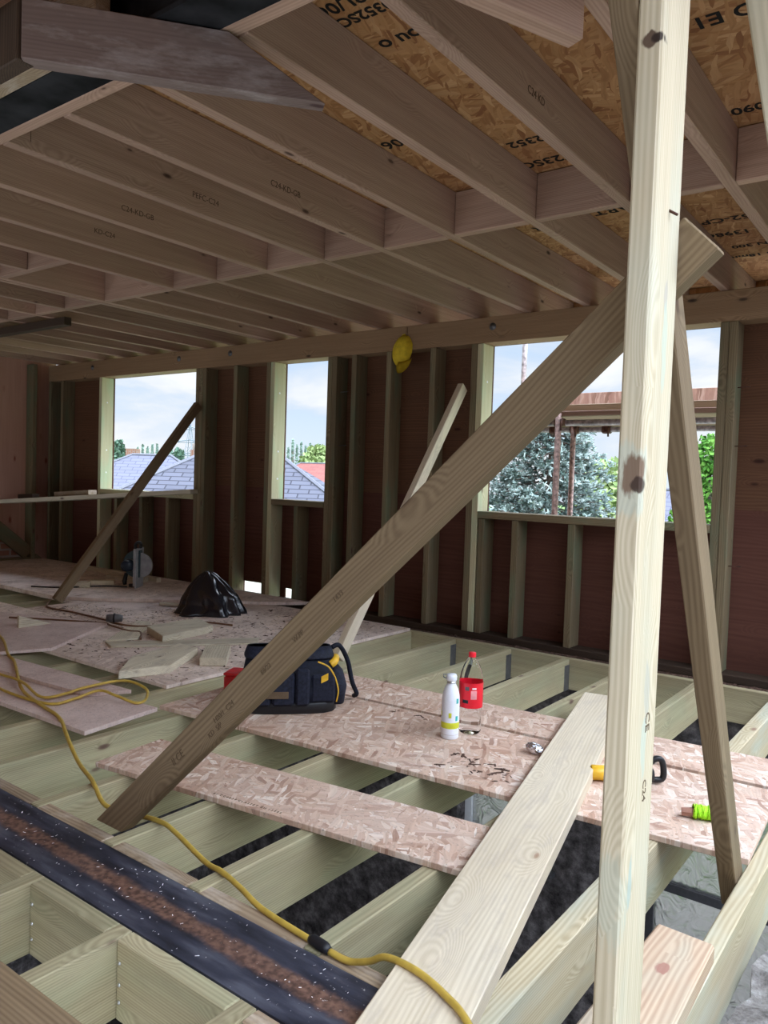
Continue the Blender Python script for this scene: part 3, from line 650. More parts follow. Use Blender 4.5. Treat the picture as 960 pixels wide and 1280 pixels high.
# ------------------------------------------------------------------ boards on the floor
T0, T1 = .001, .019
def fl(name, pts, lab, cat='board', mat='osb', z0=T0, z1=T1, grain=(1, .05, 0), group=None):
    o = board(name, pts, z0, z1, M[mat], grain); return tag(o, lab, cat, group)
o1 = fl('strand_board', [(-2.40, 1.56), (-1.0, 1.752), (-1.085, 2.035), (-2.43, 1.86)], 'narrow strand board strip nearest the floor steel, its near edge printed', group='strand boards laid over the open joists')
text_on('edge_print', 'E 1  C C 0 8 3 9  C L A S S E T   E N  1 3 9 8 6', .014, M['ink_soft'], (-1.75, 1.672, .0195), (1.4, .192, 0), (-.19, 1.4, 0), o1)
fl('strand_board', [(-2.79, 2.125), (-1.6, 2.232), (-.429, 2.334), (-.455, 2.935), (-1.7, 2.845), (-2.83, 2.77)], 'wide strand board with the bottles and the tool bag on it', group='strand boards laid over the open joists')
fl('strand_board', [(-2.83, 2.79), (-1.5, 2.890), (-.40, 2.972), (-.40, 3.285), (-1.6, 3.178), (-2.83, 3.115)], 'strand board furthest from the floor steel, behind the bottles', group='strand boards laid over the open joists')
fl('deck_board', [(-4.25, 2.345), (-3.03, 2.345), (-3.03, 4.40), (-4.25, 4.40)], 'dusty deck board with the timber offcuts on it', mat='deck', group='dusty deck boards')
fl('deck_board', [(-6.75, 2.345), (-4.255, 2.345), (-4.255, 2.945), (-6.75, 2.945)], 'dusty deck board at the left edge under the pink panel', mat='deck', group='dusty deck boards')
fl('deck_board', [(-5.45, 2.95), (-4.255, 2.95), (-4.255, 4.40), (-5.45, 4.40)], 'dusty deck board under the bin bag', mat='deck', group='dusty deck boards')
fl('deck_board', [(-8.14, 3.33), (-5.455, 3.33), (-5.455, 4.40), (-8.14, 4.40)], 'lower deck board under the circular saw', mat='deck', group='dusty deck boards')
fl('deck_board', [(-8.14, 3.30), (-5.62, 3.30), (-5.60, 3.345), (-5.40, 3.46), (-4.55, 4.20), (-4.25, 4.46), (-4.15, 4.60), (-8.14, 4.60)], 'upper deck board along the window wall with the circular saw on it', mat='deck', z0=.0205, z1=.044, group='dusty deck boards')
fl('chip_panel', [(-4.2, 1.66), (-2.715, 1.715), (-2.77, 2.10), (-4.2, 1.98)], 'pink chipboard panel with the cable lying over it, left foreground', mat='chip', group='pink chipboard panels')
fl('chip_panel', [(-5.0, 1.82), (-3.13, 1.975), (-3.03, 2.15), (-5.0, 2.03)], 'narrow pink chipboard strip lying on the larger chipboard panel', mat='chip', z0=.0195, z1=.037, group='pink chipboard panels')
fl('chip_panel', [(-4.06, 2.35), (-4.48, 2.99), (-5.6, 2.6), (-5.4, 2.1), (-4.18, 2.08)], 'pink chipboard panel on the deck at the left edge', mat='chip', z0=.0195, z1=.037, group='pink chipboard panels')

# ------------------------------------------------------------------ offcuts on the deck
def off(pts, lab, z0, z1, mat='offcut', grain=(1, 0, 0), bev=.003):
    o = board('timber_offcut', pts, z0, z1, M[mat], grain, bev); return tag(o, lab, 'offcut', 'timber offcuts')
off([(-4.11, 3.02), (-3.79, 2.90), (-3.84, 3.33), (-4.12, 3.44)], 'thick rectangular offcut on the deck in front of the bin bag', .0195, .066, grain=(.3, 1, 0))
off([(-3.28, 2.25), (-3.20, 2.50), (-3.42, 2.86), (-3.58, 2.86), (-3.50, 2.48)], 'pointed offcut on the deck edge, left of the small block', .0195, .062, grain=(-.3, 1, 0))
off([(-3.215, 2.70), (-3.11, 2.795), (-3.325, 3.02), (-3.43, 2.925)], 'small square block on the deck beside the pointed offcut', .0195, .064, grain=(-.7, .7, 0))
off([(-4.03, 2.67), (-3.90, 2.62), (-3.38, 3.29), (-3.49, 3.40)], 'long thin strip on the deck in front of the thick offcut', .0195, .030, grain=(.6, .7, 0))
off([(-4.06, 2.69), (-3.98, 2.86), (-4.36, 3.24), (-4.46, 3.20)], 'thin pale strip on the deck behind the cable, left of the thick offcut', .0195, .030, grain=(-.6, .6, 0))
o = prism('timber_offcut', [(-4.70, 2.50, .038), (-4.70, 2.72, .038), (-4.70, 2.50, .115)], (-.02, 0, 0), M['offcut'], (0, 1, 0), .001); tag(o, 'small triangular wedge standing on the pink panel at left', 'offcut', 'timber offcuts')
for i, (x, y, a_, l, w, h, where) in enumerate(((-5.98, 3.68, .9, .22, .09, .045, 'beside the foot of the left brace'), (-5.99, 3.93, .9, .20, .08, .04, 'second behind the foot of the left brace'), (-6.05, 4.22, .3, .40, .09, .045, 'left of the circular saw'), (-6.45, 4.38, .0, 1.3, .05, .04, 'lying long against the wall behind the saw'))):
    c, s = math.cos(a_), math.sin(a_)
    pts = [(x + c * u - s * v, y + s * u + c * v) for u, v in ((-l / 2, -w / 2), (l / 2, -w / 2), (l / 2, w / 2), (-l / 2, w / 2))]
    off(pts, 'small offcut on the upper deck ' + where, .0445, .0445 + h, grain=(c, s, 0))
o = timber('timber_offcut', (-4.88, 3.70, .040), (-4.66, 3.88, .028), .05, .018, M['offcut']); tag(o, 'thin stick poking out from under the upper deck board by the bin bag', 'offcut', 'timber offcuts')

# ------------------------------------------------------------------ bench board in front of the left window
pL, pR = Vector((-8.135, 4.20, .675)), Vector((-5.60, 4.68, .878))
bench = timber('bench_board', pL, pR, .30, .04, M['bench']); tag(bench, 'long pale board sloping up to rest on the left window sill', 'board')
bench.data.materials[0] = M['bench']
du = (pR - pL).normalized()
def on_bench(t, off_, l, w, h, mat, name, lab, cat, yaw=0.0):
    base_ = pL + du * t + Vector((0, off_, .0215))
    a_ = du.copy(); a_.rotate(Matrix.Rotation(yaw, 3, 'Z'))
    o = timber(name, base_ + Vector((0, 0, h / 2)) - a_ * l / 2, base_ + Vector((0, 0, h / 2)) + a_ * l / 2, w, h, M[mat]); return tag(o, lab, cat)
on_bench(.33, -.02, .22, .09, .045, 'dark', 'timber_block', 'small dark block lying on the bench board', 'offcut')
on_bench(.98, .0, .48, .11, .05, 'brown', 'timber_block', 'longer brown block lying on the bench board beside the window', 'offcut')
# ------------------------------------------------------------------ small things
# cables
def cable(name, pts, r, mat, lab, seg=7):
    o = tube(name, smooth_path(pts, 6), r, M[mat], seg); return tag(o, lab, 'cable')
k = [(-5.0, 2.36, .045), (-4.52, 2.29, .046), (-4.03, 2.086, .05), (-3.90, 2.05, .045), (-3.728, 1.972, .046), (-3.402, 1.83, .030), (-3.11, 1.765, .028), (-2.965, 1.74, .028), (-2.86, 1.705, .028), (-2.753, 1.655, .026), (-2.62, 1.60, .012), (-2.475, 1.546, -.004), (-2.30, 1.48, .008), (-2.239, 1.455, .008), (-2.107, 1.41, -.006), (-1.98, 1.43, -.004), (-1.86, 1.43, .009), (-1.78, 1.42, .006), (-1.592, 1.375, -.004), (-1.50, 1.352, .009), (-1.413, 1.334, .006), (-1.294, 1.300, .006), (-1.119, 1.280, .008)]
yc = cable('extension_cable', k, .0075, 'cable', 'yellow extension cable crossing the boards, joists and floor steel')
k2 = [(-1.06, 1.272, .011), (-1.008, 1.275, .009), (-.955, 1.275, .030), (-.905, 1.270, .062), (-.824, 1.258, .0745), (-.744, 1.235, .0745), (-.66, 1.19, .0745), (-.52, 1.08, .045)]
sg = tube('cable_tail', smooth_path(k2, 6), .0075, M['cable'], 7); child_keep(sg, yc)
sl = tube('cable_connector', [(-1.125, 1.280, .010), (-1.115, 1.280, .012), (-1.075, 1.274, .013), (-1.06, 1.272, .011)], [.009, .013, .013, .009], M['black'], 10); child_keep(sl, yc); sl['label'] = 'black cable connector sleeve'
cable('extension_cable', [(-4.3, 1.80, .047), (-3.665, 1.86, .048), (-3.453, 1.86, .048), (-3.22, 1.82, .034), (-3.16, 1.90, .045), (-3.153, 1.985, .056), (-3.12, 2.165, .060), (-2.98, 2.19, .045), (-2.88, 2.12, .030), (-2.87, 2.06, .027), (-2.96, 2.02, .050), (-3.06, 2.0, .058), (-3.08, 1.90, .040), (-3.12, 1.80, .028), (-3.4, 1.77, .028), (-3.75, 1.80, .028)], .0065, 'cable', 'loop of yellow cable lying over the chipboard panels')
cable('extension_cable', [(-5.56, 3.20, .030), (-5.33, 3.053, .028), (-5.0, 3.06, .03), (-4.62, 3.06, .03), (-4.437, 3.006, .04), (-4.25, 3.10, .032), (-4.15, 3.45, .03), (-3.90, 3.55, .03)], .007, 'cable_dim', 'dark cable lying across the dusty deck')
cable('extension_cable', [(-5.05, 2.62, .044), (-4.75, 2.80, .044), (-4.52, 2.97, .034), (-4.40, 2.96, .034), (-4.20, 2.95, .032), (-4.12, 2.98, .03), (-3.95, 2.86, .03)], .006, 'cable_dim', 'short brown cable meeting the connector on the deck')
cable('extension_cable', [(-5.70, 3.98, .052), (-5.85, 3.85, .053), (-6.0, 3.55, .053), (-6.2, 3.40, .053)], .006, 'black', 'black power lead of the circular saw')
pl = thing('plug_connector', 'grey plug connector joining cables on the dusty deck', 'connector', (-4.437, 3.006, .020), .8)
lathe('plug_body', [(0, -.05), (.024, -.05), (.028, -.02), (.028, .02), (.02, .05), (0, .05)], M['galv'], pl, 12, (0, 0, .053)).rotation_euler = (0, R(90), 0)
lathe('plug_collar', [(.031, -.006), (.034, 0), (.031, .006)], M['black'], pl, 12, (0, 0, .053)).rotation_euler = (0, R(90), 0)

# white flask
fk = thing('drink_flask', 'white insulated flask with a lime band on the strand board', 'bottle', (-1.607, 2.640, .0195), .3)
lathe('flask_body', [(0, 0), (.033, 0), (.0355, .003), (.0358, .02), (.0358, .155), (.034, .175), (.028, .198), (.021, .212), (.0175, .219), (.0175, .222), (0, .222)], M['white'], fk)
lathe('steel_rim', [(.0362, .018), (.0362, .020)], M['silver'], fk)
lathe('lime_band', [(.0362, .044), (.0364, .046), (.0364, .066), (.0362, .068)], M['lime'], fk)
for a_, z, mm in ((-2.6, .10, 'lime'), (-1.35, .098, 'lime'), (-.55, .085, 'teal'), (-.5, .155, 'teal'), (-2.8, .115, 'lime')):
    lathe('printed_patch', [(.0362, z - .010), (.0365, z - .006), (.0365, z + .006), (.0362, z + .010)], M[mm], fk, 4, a0=a_ - .16, a1=a_ + .16)
lathe('neck_ring', [(.0185, .2215), (.0185, .231), (0, .231)], M['silver'], fk)
lathe('flask_cap', [(0, .2312), (.019, .2312), (.0215, .235), (.0215, .250), (.018, .257), (0, .258)], M['white'], fk)
lp = tube('carry_loop', [(-.018, -.012, .240), (-.030, -.014, .246), (-.032, -.010, .254), (-.020, -.006, .256)], .0025, M['galv'], 6, fk)
# fizzy drink bottle
cb = thing('plastic_bottle', 'clear plastic bottle with a red label and red cap behind the flask', 'bottle', (-1.578, 2.748, .0195), .0)
lathe('bottle_body', [(0, .008), (.018, .004), (.030, .001), (.040, .004), (.046, .014), (.0475, .03), (.045, .055), (.0435, .085), (.047, .115), (.049, .125), (.049, .205), (.048, .225), (.043, .252), (.033, .280), (.020, .303), (.0135, .314), (.0135, .325)], M['pet'], cb, 32)
lathe('bottle_label', [(.0494, .112), (.0496, .114), (.0496, .212), (.0494, .214)], M['redlabel'], cb, 32)
def lab_patch(name, a0, a1, z0, z1, mm, rr=.0500): lathe(name, [(rr - .0003, z0), (rr, z0 + .001), (rr, z1 - .001), (rr - .0003, z1)], M[mm], cb, 8, a0=a0, a1=a1)
lab_patch('label_panel', -1.05, -.55, .150, .185, 'pinkprint'); lab_patch('label_panel', -1.75, -1.25, .132, .146, 'black'); lab_patch('label_panel', -.95, -.60, .190, .197, 'whiteprint'); lab_patch('label_panel', -1.55, -1.2, .185, .200, 'galv')
lathe('bottle_cap', [(.0155, .314), (.0155, .331), (.0145, .333), (0, .333)], M['redlabel'], cb, 20)
# foil ball
bm = bmesh.new(); bmesh.ops.create_icosphere(bm, subdivisions=3, radius=.027)
for v in bm.verts:
    n_ = noise.noise(v.co * 90) * .006 + noise.noise(v.co * 40 + Vector((3, 1, 2))) * .006
    v.co += v.co.normalized() * n_; v.co.z *= .75; v.co.x *= 1.25
zmin = min(v.co.z for v in bm.verts)
o = link('foil_ball', bm_mesh(bm), M['foil']); o.location = (-1.262, 2.70, .0195 - zmin); tag(o, 'crumpled foil ball on the strand board beside the plank', 'foil')
# peg with lime string
pg = thing('string_line', 'wooden peg wound with lime green string near the right brace', 'string line', (-.66, 2.50, .0195), .35)
bm = bmesh.new(); tube_bm(bm, [(0, 0, .016), (.03, 0, .018), (.10, 0, .020)], [.013, .015, .012], 6); link('peg', bm_mesh(bm), M['peg'], pg)
bm = bmesh.new(); hp = []
for i in range(420):
    t = i / 419; a_ = t * 2 * math.pi * 26; lay = .5 - .5 * math.cos(t * 2 * math.pi * 3)
    hp.append((.034 + .052 * lay + .004 * math.sin(a_ * .37), (.0215 + .003 * math.sin(a_ * .61)) * math.cos(a_), .0225 + (.0185 + .003 * math.sin(a_ * .43)) * math.sin(a_)))
tube_bm(bm, hp, .0022, 4); lathe('string_core', [(0, .036), (.019, .040), (.021, .06), (.019, .082), (0, .088)], M['string'], pg, 14, (0, 0, .0225)).rotation_euler = (0, R(90), 0)
link('string', bm_mesh(bm, smooth=True), M['string'], pg)
# hand tool lying behind the post
ht = thing('power_tool', 'yellow and black power tool lying on the board behind the tall post', 'power tool', (-.90, 2.655, .0195), R(33))
lathe('tool_nose', [(0, -.115), (.022, -.115), (.026, -.110), (.026, -.055), (.023, -.05), (0, -.05)], M['yellow'], ht, 20, (0, 0, .028)).rotation_euler = (0, R(90), 0)
lathe('tool_collar', [(0, -.05), (.022, -.05), (.022, -.025), (0, -.025)], M['galv'], ht, 20, (0, 0, .028)).rotation_euler = (0, R(90), 0)
lathe('tool_body', [(0, -.025), (.027, -.02), (.030, .02), (.030, .085), (.022, .10), (0, .10)], M['black'], ht, 20, (0, 0, .030)).rotation_euler = (0, R(90), 0)
tube('tool_handle', smooth_path([(.07, .0, .05), (.10, .0, .085), (.125, .0, .085), (.135, .0, .05), (.13, .0, .018), (.09, .0, .015)], 5), .011, M['black'], 8, ht)
# red case behind the brace
rc = thing('red_case', 'red plastic case end showing left of the big brace', 'case', (-2.68, 2.56, .0195), R(25))
o = bx('case_body', -.11, .11, -.06, .06, .0, .075, M['red'], 'x', .008, parent=rc)
o = bx('case_lid', -.112, .112, -.062, .062, .076, .090, M['red'], 'x', .005, parent=rc)
# yellow cap hanging on the beam
cp = thing('yellow_cap', 'yellow baseball cap hanging from the head beam', 'cap', (-3.335, YF, 2.09), 0)
bm = bmesh.new(); bmesh.ops.create_uvsphere(bm, u_segments=20, v_segments=12, radius=1.0)
bmesh.ops.delete(bm, geom=[v for v in bm.verts if v.co.y > .02], context='VERTS')
for v in bm.verts:
    v.co = Vector((v.co.x * .082 * (1 + .08 * noise.noise(v.co * 2)), v.co.y * .075 - .002, v.co.z * .115 - .105 + v.co.x * .02))
link('crown', bm_mesh(bm, smooth=True), M['yellow_cloth'], cp)
bm = bmesh.new(); rows = []
for i in range(15):
    u = -1 + 2 * i / 14; rim = math.sqrt(max(0, 1 - u * u * .92))
    rows.append([bm.verts.new((.022 + u * .064, -.012 - .050 * (1 - u * u) - .012 * j / 4, -.150 - .04 * rim - (.085 * rim) * j / 4)) for j in range(5)])
for a, b_ in zip(rows, rows[1:]):
    for j in range(4): bm.faces.new((a[j], b_[j], b_[j + 1], a[j + 1]))
bmesh.ops.solidify(bm, geom=list(bm.faces), thickness=.004)
link('brim', bm_mesh(bm, smooth=True), M['yellow_cloth'], cp)
tube('strap', smooth_path([(-.03, -.004, -.02), (-.01, -.006, .012), (.015, -.006, .014), (.03, -.004, -.02)], 5), .004, M['yellow_cloth'], 6, cp)
# navy tool bag
tb = thing('tool_bag', 'navy canvas tool bag standing on the strand board behind the big brace', 'tool bag', (-2.375, 2.505, .0195), R(46))
def loft(name, secs, mat, parent, n=28, pw=4.0):
    bm = bmesh.new(); rings = []
    for z, lx, ly, ox, oy in secs:
        rg = []
        for k in range(n):
            a_ = 2 * math.pi * k / n; c, s = math.cos(a_), math.sin(a_)
            r_ = (abs(c) ** pw + abs(s) ** pw) ** (-1 / pw)
            rg.append(bm.verts.new((ox + lx * r_ * c, oy + ly * r_ * s, z)))
        rings.append(rg)
    for a, b_ in zip(rings, rings[1:]):
        for k in range(n): bm.faces.new((a[k], a[(k + 1) % n], b_[(k + 1) % n], b_[k]))
    bm.faces.new(rings[0][::-1]); bm.faces.new(rings[-1])
    return link(name, bm_mesh(bm, smooth=True), mat, parent)
loft('bag_base', [(0, .205, .125, 0, 0), (.006, .212, .132, 0, 0), (.045, .212, .132, 0, 0), (.05, .208, .128, 0, 0)], M['black'], tb)
loft('bag_body', [(.05, .206, .126, 0, 0), (.10, .207, .127, 0, 0), (.17, .200, .115, 0, 0), (.225, .190, .085, 0, .01), (.262, .182, .055, 0, .012), (.272, .178, .03, 0, .012)], M['navy'], tb)
loft('top_flap', [(.228, .196, .092, 0, .005), (.236, .199, .094, 0, .005), (.262, .190, .068, 0, .01), (.272, .185, .05, 0, .01)], M['navy2'], tb)
for x0, x1, z1 in ((-.19, -.08, .17), (-.075, .02, .185), (.025, .085, .20)):
    bx('pocket', x0, x1, -.150, -.118, .04, z1, M['navy2'], 'z', .010, parent=tb)
bx('label_patch', -.10, -.005, -.1535, -.150, .075, .105, M['ink_soft'], 'x', .001, parent=tb)
o = prism('badge', [(.135, -.1285, .135), (.165, -.1285, .150), (.165, -.1285, .180), (.135, -.1285, .165)], (0, -.004, 0), M['yellow'], (1, 0, 0), .001, parent=tb)
bx('pocket', .09, .20, -.1265, -.10, .045, .17, M['navy2'], 'x', .012, parent=tb)
tube('piping', smooth_path([(.205, -.115, .05), (.212, -.118, .10), (.195, -.115, .16), (.165, -.118, .205), (.12, -.112, .225)], 6), .0035, M['yellow'], 6, tb)
loft('end_pocket', [(.03, .035, .09, .215, 0), (.10, .045, .095, .215, 0), (.16, .035, .085, .208, 0), (.19, .015, .06, .20, 0)], M['navy2'], tb, 20, 2.6)
tube('yellow_tape', smooth_path([(.18, -.06, .20), (.20, -.05, .215), (.205, -.02, .225)], 5), .018, M['yellow'], 10, tb)
tube('shoulder_strap', smooth_path([(.19, .0, .265), (.225, .01, .27), (.265, .02, .20), (.29, .03, .10), (.315, .05, .04), (.31, .10, .015)], 6), .011, M['navy'], 8, tb)
tube('carry_handle', smooth_path([(-.06, .01, .268), (-.045, .01, .295), (.03, .0, .300), (.05, 0, .27)], 6), .011, M['black'], 8, tb)
tube('hammer_grip', [(.10, .02, .255), (.125, .015, .33)], [.016, .019], M['black'], 10, tb)
bx('stud_button', -.055, -.045, -.1075, -.098, .215, .225, M['silver'], 'x', .001, parent=tb)
# black bin bag
bm = bmesh.new(); nseg, nr = 72, 26; rings = []
for j in range(nr):
    t = j / (nr - 1)
    rad = .205 * (1 - t) ** .70 * (1 + .18 * math.sin(t * 3.0)) + .014 if t < 1 else 0
    rg = []
    for k in range(nseg):
        a_ = 2 * math.pi * k / nseg
        fold = .042 * math.sin(a_ * 9 + 2.2 * math.sin(a_ * 2) + t * 2.5) + .022 * noise.noise(Vector((math.cos(a_) * 3, math.sin(a_) * 3, t * 3.5))) + .012 * noise.noise(Vector((math.cos(a_) * 9, math.sin(a_) * 9, t * 7)))
        r_ = rad * (1 + fold * 3.2 * (1 - .25 * t))
        if t < .2: r_ += (.2 - t) * .26 * (1 if math.sin(a_ * 2 + .6) > 0 else .35) * abs(math.sin(a_ + .3))
        z = .31 * t ** .92 + (.012 * noise.noise(Vector((a_ * 2, t * 6, 1.0))) if 0 < t < 1 else 0)
        rg.append(bm.verts.new((r_ * math.cos(a_) * 1.0 - .03 * t, r_ * math.sin(a_) * .85, max(0, z))))
    rings.append(rg)
for a, b_ in zip(rings, rings[1:]):
    for k in range(nseg): bm.faces.new((a[k], a[(k + 1) % nseg], b_[(k + 1) % nseg], b_[k]))
bm.faces.new(rings[0][::-1]); bm.faces.new(rings[-1])
o = link('bin_bag', bm_mesh(bm, smooth=True), M['bag']); o.location = (-4.40, 3.80, .0195); o.rotation_euler = (0, 0, .6); tag(o, 'black plastic bin bag slumped on the dusty deck', 'bag')
# circular saw standing on its nose
sw = thing('circular_saw', 'circular saw with teal guard standing on end by the window wall', 'saw', (-5.66, 4.06, .0445), R(36))
def disc(name, r, y0, y1, a0, a1, mat, loc, seg=28):
    bm = bmesh.new(); n = seg
    pts = [(r * math.cos(a0 + (a1 - a0) * k / n), r * math.sin(a0 + (a1 - a0) * k / n)) for k in range(n + 1)]
    A = [bm.verts.new((x, y0, z)) for x, z in pts]; B = [bm.verts.new((x, y1, z)) for x, z in pts]
    bm.faces.new(A); bm.faces.new(B[::-1])
    for k in range(n + 1): bm.faces.new((A[k], B[k], B[(k + 1) % (n + 1)], A[(k + 1) % (n + 1)]))
    bevel_all(bm, .002); o = link(name, bm_mesh(bm), mat, sw); o.location = loc; return o
bx('shoe_plate', .0, .012, -.10, .10, .0, .34, M['greymetal'], 'z', .002, parent=sw)
bx('shoe_lip', -.012, .0, -.10, -.094, .02, .34, M['greymetal'], 'z', .001, parent=sw)
disc('blade_guard', .118, -.035, .025, R(78), R(282), M['tealmetal'], (-.003, 0, .205))
disc('lower_guard', .108, -.012, .012, R(-115), R(115), M['greymetal'], (.014, 0, .19))
lathe('motor', [(0, .0), (.05, .0), (.052, .02), (.048, .09), (.036, .115), (0, .118)], M['bluemotor'], sw, 24, (-.062, -.036, .195)).rotation_euler = (R(90), 0, 0)
lathe('motor_ring', [(.053, .015), (.056, .02), (.053, .03)], M['greymetal'], sw, 24, (-.062, -.036, .195)).rotation_euler = (R(90), 0, 0)
tube('rear_handle', smooth_path([(-.02, .0, .31), (-.03, .0, .36), (-.012, .0, .385), (.018, 0, .378), (.012, 0, .34)], 5), .014, M['black'], 8, sw)
tube('front_handle', [(-.10, -.01, .12), (-.115, -.01, .05), (-.11, -.01, .02)], [.016, .02, .016], M['black'], 8, sw)
bx('depth_bracket', -.075, -.012, -.02, .0, .0, .03, M['black'], 'x', .003, parent=sw)

# masonry lumps low at the right
def lump(name, loc, sc_, lab, seed):
    bm = bmesh.new(); bmesh.ops.create_cube(bm, size=1.0); bmesh.ops.subdivide_edges(bm, edges=list(bm.edges), cuts=9, use_grid_fill=True)
    for v in bm.verts:
        p = Vector((v.co.x * sc_[0], v.co.y * sc_[1], v.co.z * sc_[2])); q = p * 9 + Vector((seed, 0, 0))
        v.co = p + Vector((noise.noise(q), noise.noise(q + Vector((5, 2, 1))), noise.noise(q + Vector((1, 7, 3))))) * .035 + Vector((noise.noise(q * 4), noise.noise(q * 4 + Vector((2, 2, 2))), noise.noise(q * 4.3))) * .012
    o = link(name, bm_mesh(bm), M['rubble']); o.location = loc; return tag(o, lab, 'masonry')
lump('masonry_stub', (-.205, 1.88, -1.34), (.30, .75, 2.44), 'broken pale masonry stub in the bottom right corner', 3)
lump('masonry_stub', (-.78, 1.28, -1.42), (.42, .62, 2.36), 'grey masonry pier under the end of the floor steel and the plank', 9)

# dust, chips and dirt that nobody could count
def chips(name, areas, n, mat, lab, smin=.003, smax=.014):
    bm = bmesh.new(); rr = random.Random(5)
    for (x0, x1, y0, y1, z, wgt) in areas:
        for _ in range(int(n * wgt)):
            x, y = rr.uniform(x0, x1), rr.uniform(y0, y1); s = rr.uniform(smin, smax) * rr.uniform(.4, 1); a_ = rr.uniform(0, 6.28); l = s * rr.uniform(.8, 2.4)
            c, sn = math.cos(a_), math.sin(a_); h = s * rr.uniform(.1, .5)
            b4 = [bm.verts.new((x + c * u - sn * v, y + sn * u + c * v, z)) for u, v in ((-l, -s / 2), (l, -s / 2), (l, s / 2), (-l, s / 2))]
            tp = bm.verts.new((x, y, z + h))
            for i in range(4): bm.faces.new((b4[i], b4[(i + 1) % 4], tp))
    o = link(name, bm_mesh(bm), M[mat]); return tag(o, lab, 'debris', kind='stuff')
chips('wood_debris', [(-4.24, -3.05, 2.36, 4.38, .0195, .30), (-5.35, -4.27, 2.96, 3.42, .0195, .14), (-4.75, -4.27, 3.42, 3.95, .0195, .08), (-6.6, -4.6, 2.55, 2.93, .0195, .10), (-7.8, -5.2, 3.7, 4.55, .0445, .16)], 5200, 'chips', 'sawdust and wood chips scattered over the dusty deck')
chips('dark_debris', [(-4.24, -3.05, 2.36, 4.38, .0195, .5), (-5.35, -4.27, 2.96, 3.42, .0195, .2), (-4.75, -4.27, 3.42, 3.95, .0195, .1), (-1.5, -1.2, 2.35, 2.5, .0195, .05), (-2.0, -1.8, 2.75, 2.8, .0195, .01)], 1100, 'debris', 'dark crumbs of dirt scattered over the boards')
chips('rubble_debris', [(-3.0, .1, 4.45, 4.62, -.032, 1.0)], 1400, 'debris', 'brown rubble along the foot of the window wall', .006, .03)
chips('plaster_crumbs', [(-3.0, -.95, 1.065, 1.25, .0005, 1.0)], 260, 'whiteprint', 'white plaster crumbs on the floor steel', .0007, .003)

# ------------------------------------------------------------------ ceiling stamps
for t, x, y, s, rot in (('2S3L/06', -1.43, 1.67, .07, True), ('0352SC', -1.43, 1.74, .06, True), ('you o', -1.40, 1.90, .08, True), ('OO E1 B', -.60, 2.30, .085, True), ('0090', -.645, 2.90, .075, True), ('STRU', -.635, 3.07, .075, True),
                        ('NR2352', -1.37, 2.73, .075, True), ('06723SC', -1.39, 2.935, .085, True), ('START', -1.36, 3.62, .10, True), ('06', -1.87, 2.47, .09, True), ('STR', -1.78, 3.69, .09, True), ('2352-CPR', -.98, 4.02, .09, True), ('EN 13986', -.97, 4.25, .085, True), ('OSB/3 18mm', -.95, 4.70, .07, True), ('EN 300', -.97, 4.50, .07, True)):
    stamp(t, x, y, s, rot)

# ------------------------------------------------------------------ scaffold outside the right window
def pole(name, p0, p1, mat, lab, r=.024):
    o = tube(name, [p0, p1], r, M[mat], 12); return tag(o, lab, 'scaffold pole', 'scaffold poles')
GZ = -2.9
pole('scaffold_pole', (-2.535, 5.6, GZ), (-2.535, 5.6, 1.60), 'rustpole', 'upright scaffold pole, left of the two outside the right window')
pole('scaffold_pole', (-2.84, 6.6, GZ), (-2.84, 6.6, 1.60), 'rustpole', 'upright scaffold pole, right of the two outside the right window')
pole('scaffold_pole', (-3.33, 6.55, 1.62), (-3.33, 6.55, 3.2), 'greypole', 'tall scaffold pole at the top left of the right window')
pole('scaffold_pole', (-4.0, 5.65, 1.53), (.6, 5.65, 1.53), 'greypole', 'horizontal scaffold tube under the boards, near one')
pole('scaffold_pole', (-4.2, 6.65, 1.55), (.8, 6.65, 1.55), 'greypole', 'horizontal scaffold tube under the boards, far one')
for i, (x, y, z) in enumerate(((-2.535, 5.625, 1.53), (-2.84, 6.625, 1.55), (-3.05, 6.65, 1.55), (-2.55, 6.65, 1.55), (-2.75, 5.65, 1.53))):
    cpz = thing('scaffold_coupler', 'rusty scaffold coupler on the tubes outside the right window', 'coupler', (x, y, z - .035), 0, 'scaffold couplers')
    bx('coupler_body', -.04, .04, -.035, .035, .0, .07, M['rustclip'], 'x', .012, parent=cpz); tube('coupler_bolt', [(.03, -.045, -.03), (.03, -.045, .06)], .008, M['rustclip'], 6, cpz)
for i, y in enumerate((5.60, 5.84, 6.08, 6.32, 6.56)):
    o = bx('scaffold_board', -3.55 - .2 * (i % 2), .9, y, y + .225, 1.578, 1.616, M['roof'], 'x'); tag(o, 'scaffold board of the platform outside the right window, %s from the wall' % ordinal(i), 'scaffold board', 'scaffold boards')
o = bx('toe_board', -3.0, .9, 6.80, 6.84, 1.70, 1.90, M['osb_dim'], 'x'); tag(o, 'strand board toe board at the back of the scaffold platform', 'board')
o = bx('scaffold_board', -2.6, .9, 5.66, 5.86, 1.617, 1.672, M['offcut_dim'], 'x'); tag(o, 'spare board lying on the scaffold platform', 'scaffold board', 'scaffold boards')

